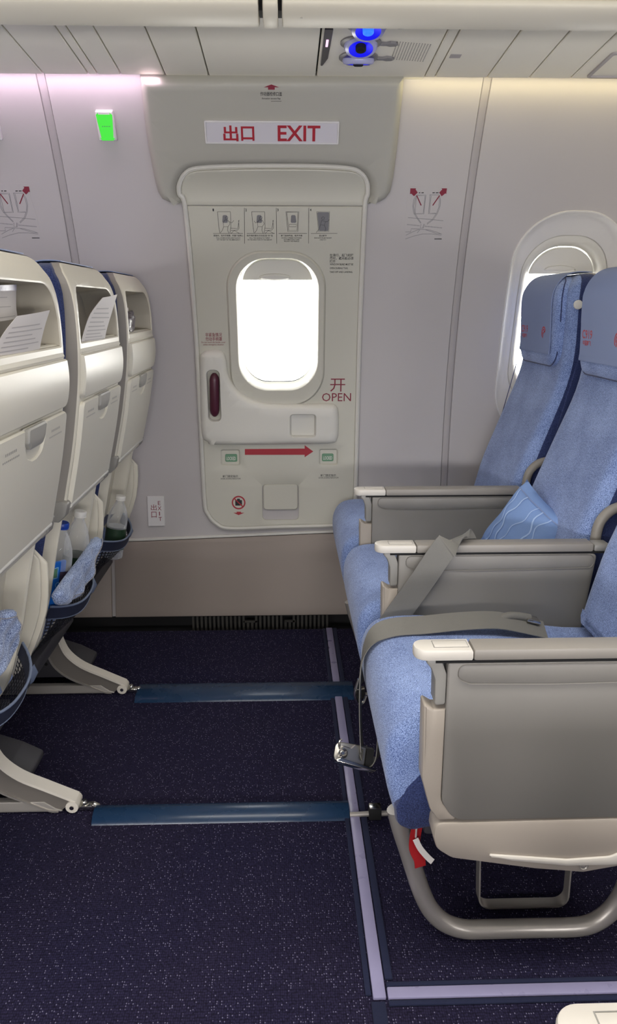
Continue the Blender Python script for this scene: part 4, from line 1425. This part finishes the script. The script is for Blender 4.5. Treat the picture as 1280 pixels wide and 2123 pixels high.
# the seat across the aisle, of which the picture shows only the armrest
oth = empty('airline_seat', (0, 0, 0), 'cream armrest of the seat across the aisle at the bottom corner', 'seat')
make_arm(oth, 0.2665, True, 1)
make_cushions(oth)
oth.location = (0, 0.160, 0)

# ---- frame of the right row: U shaped tube leg, bars under the seats
fr = empty('seat_undercarriage', (0.4, 1.6, 0), 'silver tubular legs and bars carrying the right row of seats', 'seat frame')
TUBE = [(0.186, 0.275), (0.196, 0.235), (0.210, 0.190), (0.222, 0.150), (0.238, 0.100), (0.256, 0.062), (0.282, 0.034), (0.318, 0.019), (0.36, 0.0175), (0.44, 0.0175), (0.52, 0.0175), (0.556, 0.026),
        (0.584, 0.050), (0.602, 0.085), (0.612, 0.130), (0.616, 0.20), (0.618, 0.265)]
for y in (1.150, 2.12):
    obj('tube_leg', tube([Vector((p[0], y, p[1])) for p in smooth_path(TUBE, 4)], 0.0165, 16), 'satin', fr)
for x in (0.30, 0.60):
    obj('cross_beam', tube([(x, 1.10, 0.232), (x, 1.85, 0.232), (x, 2.58, 0.232)], 0.02, 14), 'satin', fr)
U = round_poly([(0.352, 0.235), (0.362, 0.006), (0.532, 0.006), (0.530, 0.235)], [0, 0.022, 0.022, 0], 5)
pth = [Vector((p[0], 1.222, p[1] + 0.001)) for p in U]
obj('baggage_bar', ribbon(pth, 0.024, Vector((0, 1, 0)), 0.003), 'satin', fr)

# ---- frame of the left row
fl_ = empty('seat_undercarriage', (-0.7, 1.8, 0), 'cream angled legs and floor rails carrying the left row of seats', 'seat frame')
for y in (1.530, 2.085):
    spine = [(-0.735, 0.30), (-0.685, 0.215), (-0.668, 0.150), (-0.650, 0.112), (-0.612, 0.078), (-0.560, 0.052), (-0.515, 0.030), (-0.490, 0.018)]
    sp3 = smooth_path(spine, 4)
    top = [(p[0] + 0.006, p[1] + 0.012) for p in sp3]
    bot = [(p[0] - 0.030 - 0.03 * max(0, (p[1] - 0.06)), p[1] - 0.022 - 0.05 * max(0, min(0.06, p[1] - 0.03))) for p in sp3]
    bot = [(min(x, -0.487), max(z, 0.006)) for x, z in bot]
    web = top + bot[::-1]
    leg = obj('rear_leg', prism(web, y + 0.004, y + 0.030, 'y'), 'legdark', fl_)
    obj('leg_flange', ribbon([Vector((p[0], y + 0.017, p[1])) for p in top], 0.036, Vector((0, 1, 0)), 0.006), 'legpaint', leg)
    obj('leg_flange', ribbon([Vector((p[0], y + 0.014, p[1])) for p in bot[6:-1]], 0.030, Vector((0, 1, 0)), 0.004), 'satin', leg)
    obj('foot_knuckle', tube([(-0.492, y - 0.003, 0.018), (-0.492, y + 0.037, 0.018)], 0.0145, 14), 'legpaint', leg)
    obj('foot_pin', tube([(-0.492, y - 0.006, 0.018), (-0.492, y + 0.040, 0.018)], 0.005, 10), 'chrome', leg)
    ft = obj('track_fitting', box(-0.482, -0.445, y + 0.006, y + 0.026, 0.002, 0.014, 0.002), 'chrome', fl_)
    obj('fitting_stud', lathe([(0.0, 0.0), (0.008, 0.0), (0.008, 0.006), (0.005, 0.010), (0, 0.010)], (-0.468, y + 0.016, 0.014), (0, 0, 1), 10), 'chrome', ft)
    obj('fitting_hook', box(-0.452, -0.434, y + 0.005, y + 0.022, 0.003, 0.015, 0.003, rot=Matrix.Rotation(0.5, 3, 'Y')), 'chrome', ft)
    rail = round_poly([(-1.6, 0.004), (-0.505, 0.004), (-0.53, 0.012), (-0.555, 0.030), (-1.6, 0.034)], [0, 0.002, 0.004, 0.004, 0], 3)
    obj('floor_rail', prism(rail, y + 0.002, y + 0.022, 'y', 0.002), 'satin', fl_)
    obj('brace', prism([(-0.80, 0.175), (-0.80, 0.150), (-0.665, 0.078), (-0.640, 0.082), (-0.640, 0.10)], y + 0.036, y + 0.046, 'y', 0.002), 'shroud', fl_)
    shr = round_poly([(-1.0, 0.032), (-0.640, 0.032), (-0.600, 0.048), (-0.598, 0.066), (-0.645, 0.092), (-0.80, 0.150), (-1.0, 0.19)], [0, 0.01, 0.02, 0.01, 0.02, 0.02, 0], 4)
    sho = obj('equipment_box', prism(shr, y + 0.05, y + 0.16, 'y', 0.006), 'shroud', fl_)
    for px in (-0.725, -0.685):
        obj('box_hole', lathe([(0.0, 0.0), (0.005, 0.0), (0.005, 0.001), (0, 0.001)], (px, y + 0.0497, 0.078 - (px + 0.725) * 0.3), (0, -1, 0), 12), 'dark', sho)
for x in (-1.03, -0.73):
    obj('cross_beam', tube([(x, 1.10, 0.232), (x, 1.85, 0.232), (x, 2.58, 0.232)], 0.02, 14), 'satin', fl_)
# ---- navy floor covers between the rows
far = [(2.034, 0.0), (2.038, 0.005), (2.056, 0.012), (2.09, 0.0155), (2.122, 0.013), (2.139, 0.006), (2.144, 0.0)]
near = [(1.486, 0.0), (1.489, 0.006), (1.500, 0.015), (1.519, 0.020), (1.538, 0.015), (1.550, 0.006), (1.554, 0.0)]
c1 = empty('cable_cover', (-0.13, 2.09, 0), 'wide flat navy floor cover crossing towards the door', 'floor cover', 'navy floor covers')
obj('cover_body', prism(far, -0.448, 0.196, 'x', 0.001), 'strapmat', c1)
c2 = empty('cable_cover', (-0.15, 1.52, 0), 'narrow rounded navy floor cover nearer the aisle', 'floor cover', 'navy floor covers')
obj('cover_body', prism(near, -0.440, 0.137, 'x', 0.001), 'strapmat', c2)
for c, x0, y in ((c1, 0.199, 2.035), (c2, 0.180, 1.484)):
    e = obj('end_bracket', box(x0, x0 + 0.028, y, y + 0.022, 0.001, 0.030, 0.002), 'dark', c)
    obj('bracket_cap', box(x0 + 0.001, x0 + 0.027, y - 0.001, y + 0.020, 0.030, 0.0325, 0.001), 'chrome', e)
    obj('bracket_screw', lathe([(0, 0), (0.004, 0), (0.0035, 0.001), (0, 0.001)], (x0 + 0.013, y + 0.010, 0.0325), (0, 0, 1), 10), 'dark', e)
    obj('link_rod', tube([(x0 - (0.002 if c is c1 else 0.042), y + 0.012, 0.008), (x0 + 0.002, y + 0.012, 0.010)], 0.006, 10), 'satin', e)
    obj('link_rod', tube([(x0 + 0.026, y + 0.012, 0.010), (x0 + 0.10, y + 0.012, 0.012)], 0.006, 10), 'satin', e)

# ================================================================== LOOSE THINGS
# ---- pillow on the middle seat
def pillow():
    n = 22
    bm = new()
    top, bot = [], []
    for j in range(n + 1):
        rt, rb = [], []
        for i in range(n + 1):
            u, v = -1 + 2 * i / n, -1 + 2 * j / n
            e = max(0.0, (1 - abs(u) ** 2.4) * (1 - abs(v) ** 2.4))
            h = 0.048 * e ** 0.5
            h += 0.003 * math.sin(9 * u + 5 * v) * (1 - e) * min(1, 8 * e)
            pinch = 1 - 0.10 * (1 - abs(u) ** 2) * abs(v) ** 3
            pinch2 = 1 - 0.10 * (1 - abs(v) ** 2) * abs(u) ** 3
            x, y = 0.112 * u * pinch2, 0.104 * v * pinch
            rt.append(bm.verts.new((x, y, h)))
            rb.append(bm.verts.new((x, y, -h)) if 0 < i < n and 0 < j < n else rt[-1])
        top.append(rt); bot.append(rb)
    for j in range(n):
        for i in range(n):
            bm.faces.new((top[j][i], top[j][i + 1], top[j + 1][i + 1], top[j + 1][i]))
            q = [bot[j][i], bot[j + 1][i], bot[j + 1][i + 1], bot[j][i + 1]]
            try:
                bm.faces.new(q)
            except ValueError:
                pass
    return bm


# pillow frame: local z faces the front, x runs towards the wall, y up the backrest
pc = Vector((0.612, 1.872, 0.552))
ez = Vector((-0.80, -0.42, 0.42)).normalized()
ey = Vector((0.25, 0.10, 1.0)); ey = (ey - ez * ey.dot(ez)).normalized()
ex = ey.cross(ez)
rot = Matrix((ex, ey, ez)).transposed() @ Matrix.Rotation(math.radians(-20), 3, 'Z')
PT = Matrix.Translation(pc) @ rot.to_4x4()
pb = pillow()
bmesh.ops.transform(pb, matrix=PT, verts=pb.verts)
for v_ in pb.verts:                                   # squashed where it rests on the seat
    v_.co.z = max(v_.co.z, 0.464 + 0.1 * (v_.co.z - 0.464))
pil = empty('pillow', (pc.x, pc.y, 0.47), 'small light blue pillow with pale wavy lines on the middle seat', 'pillow')
obj('cushion', pb, 'pillow', pil)


def pil_h(x, y):
    u, v = x / 0.112, y / 0.104
    e = max(0.0, (1 - min(1, abs(u)) ** 2.4) * (1 - min(1, abs(v)) ** 2.4))
    return 0.048 * e ** 0.5 + 0.003 * math.sin(9 * u + 5 * v) * (1 - e) * min(1, 8 * e)


PMAP = lambda u, v, w=0.0: tuple(PT @ Vector((u, v, pil_h(u, v) + 0.0012)))
for k in range(5):
    ph = k * 1.9
    x0 = -0.070 + k * 0.034
    ln_ = [(x0 + 0.012 * math.sin(ph + q * 0.23) + 0.005 * math.sin(q * 0.9 + k), -0.080 + q * 0.0084) for q in range(20)]
    obj('wavy_print', strokes([ln_], 0.0042 if k % 2 else 0.0028, PMAP), 'silverline', pil)

obj('hem_seam', strokes([[(-0.098 + 0.0098 * q, 0.080) for q in range(21)]], 0.0022, PMAP), 'headcover', pil)
# ---- seat belts
b1 = empty('seat_belt', (0.25, 1.56, 0.3), 'grey seat belt strap slung over the middle armrest', 'seat belt', 'grey seat belts')
s1p = smooth_path([(0.420, 1.640, 0.47), (0.405, 1.618, 0.58), (0.385, 1.606, 0.624), (0.366, 1.584, 0.6265), (0.345, 1.556, 0.6255), (0.327, 1.546, 0.610), (0.285, 1.540, 0.545), (0.235, 1.538, 0.470),
                   (0.195, 1.540, 0.405), (0.172, 1.545, 0.350), (0.160, 1.55, 0.30)], 5)
w1 = [0.056] * len(s1p)
d1 = []
for i, p in enumerate(s1p):
    t = i / (len(s1p) - 1)
    if t < 0.42:
        d1.append(Vector((0.86, 0.25, 0.3)))
    else:
        k = min(1, (t - 0.42) / 0.5)
        d1.append(Vector((0.8 - 0.5 * k, 0.05 + 0.9 * max(0, k - 0.75) * 4, -0.5)))
obj('webbing', ribbon(s1p, w1, d1, 0.0018), 'webbing', b1)
obj('belt_hook', tube(smooth_path([(0.158, 1.552, 0.315), (0.150, 1.55, 0.285), (0.156, 1.548, 0.262), (0.168, 1.549, 0.258), (0.176, 1.552, 0.275)], 4), 0.004, 8), 'chrome', b1)

b2_ = empty('seat_belt', (0.2, 1.45, 0.3), 'grey seat belt lying over the aisle seat with its buckle hanging in front', 'seat belt', 'grey seat belts')
s2 = smooth_path([(0.54, 1.475, 0.462), (0.48, 1.472, 0.478), (0.43, 1.470, 0.488), (0.36, 1.462, 0.490), (0.28, 1.452, 0.487), (0.215, 1.448, 0.484), (0.176, 1.446, 0.468), (0.156, 1.445, 0.432), (0.151, 1.444, 0.385), (0.150, 1.438, 0.320),
                  (0.152, 1.428, 0.255), (0.154, 1.416, 0.222)], 5)
d2 = [Vector((0, 1, 0.42)).lerp(Vector((0.16, 1.0, 0)), max(0, min(1, (i / (len(s2) - 1) - 0.50) / 0.2))) for i in range(len(s2))]
obj('webbing', ribbon(s2, 0.050, d2, 0.0018), 'webbing', b2_)
s3 = smooth_path([(0.156, 1.412, 0.226), (0.164, 1.408, 0.205), (0.178, 1.404, 0.204), (0.188, 1.402, 0.226), (0.190, 1.40, 0.28)], 4)
obj('webbing_tail', ribbon(s3, 0.040, Vector((0.5, 1, 0)), 0.0018), 'webbing', b2_)
# lifted tongue end by the backrest
obj('tongue_wrap', tube(smooth_path([(0.445, 1.485, 0.482), (0.465, 1.488, 0.489), (0.49, 1.490, 0.487), (0.51, 1.492, 0.482)], 4), [0.009] * 13, 10), 'webbing', b2_)
obj('tongue_plate', box(0.500, 0.530, 1.475, 1.505, 0.476, 0.484, 0.003, rot=Matrix.Rotation(0.25, 3, 'Y')), 'chrome', b2_)
# buckle: stamped cover with lever, slot plate and body
BK = Matrix.Translation((0.139, 1.400, 0.221)) @ Matrix.Scale(1.12, 4) @ Matrix.Rotation(math.radians(16), 4, 'Y') @ Matrix.Rotation(math.radians(48), 4, 'X')
def bk(bm, nm, m, par):
    bmesh.ops.transform(bm, matrix=BK, verts=bm.verts)
    return obj(nm, bm, m, par)
body = prism(round_poly([(-0.040, -0.018), (0.030, -0.022), (0.034, 0.022), (-0.040, 0.018)], [0.012, 0.004, 0.004, 0.012], 4), -0.009, -0.002, 'z', 0.002)
bo = bk(body, 'buckle', 'metal', b2_)
bk(prism(round_poly([(-0.042, -0.020), (0.038, -0.023), (0.040, -0.018), (-0.030, -0.012)], 0.003, 3), -0.012, 0.012, 'z', 0.002), 'buckle_lip', 'chrome', bo)
bk(plate(round_poly([(-0.030, -0.013), (0.018, -0.017), (0.018, 0.018), (-0.006, 0.018), (-0.012, 0.010), (-0.030, 0.012)], 0.004, 3), [(0, -0.002), (0, 0.004), (0.002, 0.006)],
         lambda u, v, w: (u, v, w), [(rrect(0.008, 0.002, 0.004, 0.011, 0.003, 4)[::-1], [(0, 0.006), (0, 0.0)], True)], step=0), 'buckle_cover', 'metal', bo)
bk(box(0.019, 0.033, -0.016, 0.017, -0.002, 0.003), 'buckle_slot', 'dark', bo)
bk(lathe([(0.0, -0.004), (0.009, -0.004), (0.009, 0.006), (0.006, 0.009), (0.003, 0.006), (0, 0.006)], (-0.026, -0.003, 0.003), (0, 0, 1), 16), 'buckle_pivot', 'chrome', bo)
bk(tube(smooth_path([(-0.032, 0.008, 0.002), (-0.036, 0.016, 0.006), (-0.032, 0.021, 0.008)], 3), 0.002, 8), 'buckle_spring', 'chrome', bo)

# ---- life vest pull tab under the aisle seat
lv = empty('pull_tab', (0.215, 1.12, 0.2), 'red pull tab with white tag hanging beside the aisle seat tube', 'pull tab')
obj('red_strap', ribbon(smooth_path([(0.222, 1.122, 0.275), (0.216, 1.118, 0.250), (0.214, 1.112, 0.225), (0.222, 1.108, 0.206), (0.224, 1.106, 0.192)], 4), 0.020, Vector((1, 0.3, 0)), 0.002), 'redtag', lv)
obj('white_tag', ribbon(smooth_path([(0.214, 1.108, 0.246), (0.222, 1.104, 0.230), (0.235, 1.100, 0.215), (0.243, 1.098, 0.208)], 4), 0.010, Vector((1, 0.2, 0.5)), 0.0012), 'paper', lv)
obj('stitching', ribbon([(0.2165, 1.1165, 0.268), (0.2155, 1.114, 0.244)], 0.002, Vector((1, 0.3, 0)), 0.0026), 'paper', lv)

# ---- water bottles
def bottle(base, axis, h, r, cap, label_m, label, group, water=0.0, ribs=True):
    ax = Vector(axis).normalized()
    b = empty('water_bottle', base, label, 'bottle', group)
    prof = [(0, 0.003), (r * 0.7, 0.0), (r * 0.96, 0.006), (r, 0.014)]
    if ribs:
        for k in range(4):
            z = h * (0.16 + 0.09 * k)
            prof += [(r, z), (r * 0.955, z + 0.006), (r, z + 0.012)]
    prof += [(r, h * 0.58), (r * 0.99, h * 0.64), (r * 0.90, h * 0.72), (r * 0.68, h * 0.82), (r * 0.46, h * 0.88), (0.0125, h * 0.90), (0.0125, h * 0.93), (0.0155, h * 0.935), (0.0155, h * 0.945)]
    bo_ = obj('bottle_body', lathe(prof, base, ax, 28), 'clearp', b)
    obj('cap', lathe([(0.0162, h * 0.935), (0.0162, h * 0.940), (0.0155, h * 0.943), (0.0158, h * 0.947), (0.0160, h * 0.990), (0.0145, h), (0, h)], base, ax, 28), cap, b)
    obj('paper_label', lathe([(r * 1.012, h * 0.17), (r * 1.012, h * 0.50)], base, ax, 28), label_m, b)
    if water > 0:
        obj('water', lathe([(0, 0.006), (r * 0.93, 0.010), (r * 0.93, h * water), (0, h * water)], base, ax, 24), 'water', b)
    return b


bottle((-0.560, 2.365, 0.336), (0.19, 0.02, 1), 0.208, 0.0315, 'caps', 'labelg', 'clear water bottle with white cap in the pocket nearest the wall', 'bottles in the seat pockets', 0.52)
bottle((-0.565, 1.905, 0.384), (0.18, 0.00, 1), 0.234, 0.0315, 'caps', 'labelg', 'clear ribbed bottle with white cap in the middle seat pocket', 'bottles in the seat pockets', 0.0)
bq = bottle((-0.566, 1.755, 0.404), (0.18, 0.00, 1), 0.226, 0.031, 'capb', 'labelp', 'clear bottle with dark blue cap and plum label', 'bottles in the seat pockets', 0.0, False)
# lettering band on the plum label
for k in range(5):
    LM = lambda u, v, w=0.0: (-0.566 + 0.18 * (v - 0.404) + 0.0318 * math.sin(u), 1.755 - 0.0318 * math.cos(u), v)
    obj('label_print', strokes([[(0.15 + q * 0.22, 0.480 - k * 0.010 + 0.004 * math.sin(q * 2.1 + k)) for q in range(6)]], 0.0022, LM), 'lightprint', bq)

# ---- blue packet beside the bottles
pkx = prism(rrect(0, 0, 0.033, 0.058, 0.004, 3), -0.004, 0.004, 'y', 0.002)
pr = Matrix.Translation((-0.550, 1.716, 0.484)) @ Matrix.Rotation(math.radians(10), 4, 'Y') @ Matrix.Rotation(math.radians(58), 4, 'Z')
bmesh.ops.transform(pkx, matrix=pr, verts=pkx.verts)
bp_ = empty('snack_packet', (-0.541, 1.712, 0.42), 'bright blue packet with small printed screen beside the bottles', 'packet')
obj('packet_body', pkx, 'bluepack', bp_)
def onpk(u, v, w=0.0):
    return tuple(pr @ Vector((u, -0.0046 - w, v)))
obj('printed_frame', strokes([[(-0.020, 0.018), (0.008, 0.018), (0.008, 0.044), (-0.020, 0.044), (-0.020, 0.018)]], 0.002, onpk), 'paleblue', bp_)
obj('printed_square', flat([rrect(-0.006, 0.031, 0.012, 0.011, 0.001, 2)], onpk), 'greenplate', bp_)
obj('printed_ring', strokes([[(0.010 + 0.006 * math.cos(t), 0.0 + 0.006 * math.sin(t)) for t in [k * 0.7 for k in range(10)]]], 0.0014, onpk), 'paleblue', bp_)
obj('printed_dot', flat([[(-0.016 + 0.008 * math.cos(t), 0.002 + 0.008 * math.sin(t)) for t in [2 * math.pi * k / 16 for k in range(16)]]], onpk), 'logo', bp_)

def atx(px, py, X):
    v = ray_dir(px, py)
    return Vector((0, 0, EYE)) + Vector(v) * (X / v[0])


# ---- denim blue cloths stuffed in the pockets: padded flaps standing behind the pocket band
def cloth_flap(pts, X, lean, label, seed):
    yz = [(p.y, p.z) for p in (atx(px, py, X) for px, py in pts)]
    out = [tuple(p) for p in smooth_path(yz, 4, True)]
    zc = sum(p[1] for p in out) / len(out)

    def CM(u, v, w):
        fold = 0.0045 * math.sin(58 * u + 40 * v + seed) + 0.003 * math.sin(120 * v - 70 * u)
        return (X + lean * (v - zc) + w + (fold if w > 0 else 0), u, v)
    bm = plate(out, [(0.010, -0.012), (0.001, -0.006), (0, 0.0), (0.001, 0.005), (0.006, 0.012), (0.014, 0.015)], CM, backcap=True, step=0.010, cutu=0.012)
    c = empty('folded_cloth', (X, sum(p[0] for p in out) / len(out), min(p[1] for p in out)), label, 'cloth', 'blue cloths in the pockets')
    obj('cloth_body', bm, 'cloth', c, 60)
    hemline = [CM(u, v, 0.0165) for u, v in inset_poly(out, 0.013)]
    obj('hem_stitch', tube(hemline[:len(hemline) // 2], 0.0008, 5), 'paleink', c)
    return c


cloth_flap([(197, 1113), (193, 1140), (187, 1180), (176, 1214), (150, 1246), (122, 1254), (114, 1230), (132, 1200), (164, 1158)], -0.506, 0.10,
           'denim blue folded cloth bag hanging out of the middle seat pocket', 1)
cloth_flap([(-34, 1282), (-8, 1268), (12, 1264), (22, 1286), (30, 1318), (24, 1362), (2, 1396), (-36, 1420)], -0.520, 0.12,
           'denim blue cloth in the nearest seat pocket, cut by the picture edge', 2)

# ---- papers and packets in the niches of the left seat backs
def card(left, right, xs, name, label, group, rows, band=None):
    """curled paper sheet between a left and a right edge (measured points, each row at its own depth)"""
    L = smooth_path([atx(*p, x) for p, x in zip(left, xs)], 4)
    Rr = smooth_path([atx(*p, x + 0.004) for p, x in zip(right, xs)], 4)
    c = empty(name, Vector(L[0]).lerp(Vector(Rr[0]), 0.5), label, 'card', group)
    n = len(L)
    g = lambda t, q, o=0.0: Vector(L[min(n - 1, int(t * (n - 1)))]).lerp(Vector(L[min(n - 1, int(t * (n - 1)) + 1)]), t * (n - 1) % 1).lerp(
        Vector(Rr[min(n - 1, int(t * (n - 1)))]).lerp(Vector(Rr[min(n - 1, int(t * (n - 1)) + 1)]), t * (n - 1) % 1), q) + Vector((o + 0.004 * math.sin(math.pi * q), 0, 0))
    bm = new()
    for side in (0.0005, -0.0005):
        vv = [[bm.verts.new(g(i / 12, j / 6, side)) for j in range(7)] for i in range(13)]
        for i in range(12):
            for j in range(6):
                bm.faces.new((vv[i][j], vv[i][j + 1], vv[i + 1][j + 1], vv[i + 1][j]))
        edge = [vv[0][j] for j in range(7)] + [vv[i][6] for i in range(1, 13)] + [vv[12][j] for j in range(5, -1, -1)] + [vv[i][0] for i in range(11, 0, -1)]
        if side > 0:
            e0 = edge
    for k in range(len(edge)):
        j = (k + 1) % len(edge)
        bm.faces.new((e0[k], e0[j], edge[j], edge[k]))
    obj('sheet', bm, 'paper', c)
    for k in range(rows):
        t = 0.10 + 0.72 * k / rows
        q0, q1 = 0.08, 0.90 - 0.25 * ((k * 7) % 3) / 2
        bm2 = new()
        q = []
        for (tt, row) in ((t, 0), (t + 0.022, 1)):
            q.append([bm2.verts.new(g(tt, q0 + (q1 - q0) * j / 6, 0.0012)) for j in range(7)])
        for j in range(6):
            bm2.faces.new((q[0][j], q[0][j + 1], q[1][j + 1], q[1][j]))
        obj('printed_line', bm2, 'paleink', c)
    if band:
        bm2 = new()
        q = [[bm2.verts.new(g(tt, j / 6, 0.0012)) for j in range(7)] for tt in (0.78, 0.90, 1.0)]
        for r0, r1 in zip(q, q[1:]):
            for j in range(6):
                bm2.faces.new((r0[j], r0[j + 1], r1[j + 1], r1[j]))
        obj('printed_band', bm2, band, c)
    return c


card([(-30, 762), (-12, 728), (8, 690), (36, 655)], [(79, 740), (84, 712), (92, 678), (103, 643)], [-0.440, -0.437, -0.432, -0.426], 'safety_card',
     'pale printed card standing in the niche of the aisle seat back', 'cards in the seat backs', 8)
card([(168, 712), (174, 688), (188, 650), (213, 617)], [(217, 706), (221, 684), (231, 650), (243, 610)], [-0.436, -0.433, -0.426, -0.414], 'safety_card',
     'pale printed card leaning out of the middle seat niche', 'cards in the seat backs', 9)
card([(-40, 672), (-40, 640), (-40, 612), (-40, 592)], [(36, 660), (33, 636), (33, 610), (33, 590)], [-0.476, -0.476, -0.476, -0.476], 'safety_card',
     'cream card with a lavender top band deep in the aisle seat niche', 'cards in the seat backs', 3, 'track')
# dark booklet behind the middle card
bkx = empty('booklet', (-0.464, 1.73, 1.03), 'dark red and grey booklet behind the leaning card', 'booklet')
obj('cover', box(-0.470, -0.461, 1.690, 1.790, 1.030, 1.085, 0.002), 'kraft', bkx)
obj('page_block', box(-0.4605, -0.4565, 1.680, 1.740, 1.030, 1.074, 0.001), 'redtxt', bkx)
# foil packet in the wall seat niche
fp_ = empty('foil_packet', (-0.440, 2.27, 1.04), 'crumpled dark foil packet in the niche of the seat nearest the wall', 'packet')
bm = new()
n = 10
g0 = []
rnd = random.Random(4)
for j in range(n + 1):
    row = []
    for i in range(n + 1):
        u, v = i / n, j / n
        b_ = 0.010 * (1 - (2 * u - 1) ** 4) * (1 - (2 * v - 1) ** 4)
        row.append((-0.442 + b_ + rnd.uniform(-0.0025, 0.0025), 2.215 + 0.105 * u + 0.01 * v, 1.040 + 0.060 * v + 0.004 * u))
    g0.append(row)
vf = [[bm.verts.new(p) for p in r] for r in g0]
vb = [[bm.verts.new((-0.448 - 0.3 * (p[0] + 0.442), p[1], p[2])) for p in r] for r in g0]
for j in range(n):
    for i in range(n):
        bm.faces.new((vf[j][i], vf[j][i + 1], vf[j + 1][i + 1], vf[j + 1][i]))
        bm.faces.new((vb[j][i], vb[j + 1][i], vb[j + 1][i + 1], vb[j][i + 1]))
for i in range(n):
    bm.faces.new((vf[0][i], vb[0][i], vb[0][i + 1], vf[0][i + 1])); bm.faces.new((vf[n][i], vf[n][i + 1], vb[n][i + 1], vb[n][i]))
    bm.faces.new((vf[i][0], vf[i + 1][0], vb[i + 1][0], vb[i][0])); bm.faces.new((vf[i][n], vb[i][n], vb[i + 1][n], vf[i + 1][n]))
obj('foil', bm, 'kraft', fp_, 20)
obj('folded_paper', box(-0.4535, -0.4495, 2.21, 2.30, 1.040, 1.112, 0.001), 'paper', fp_)
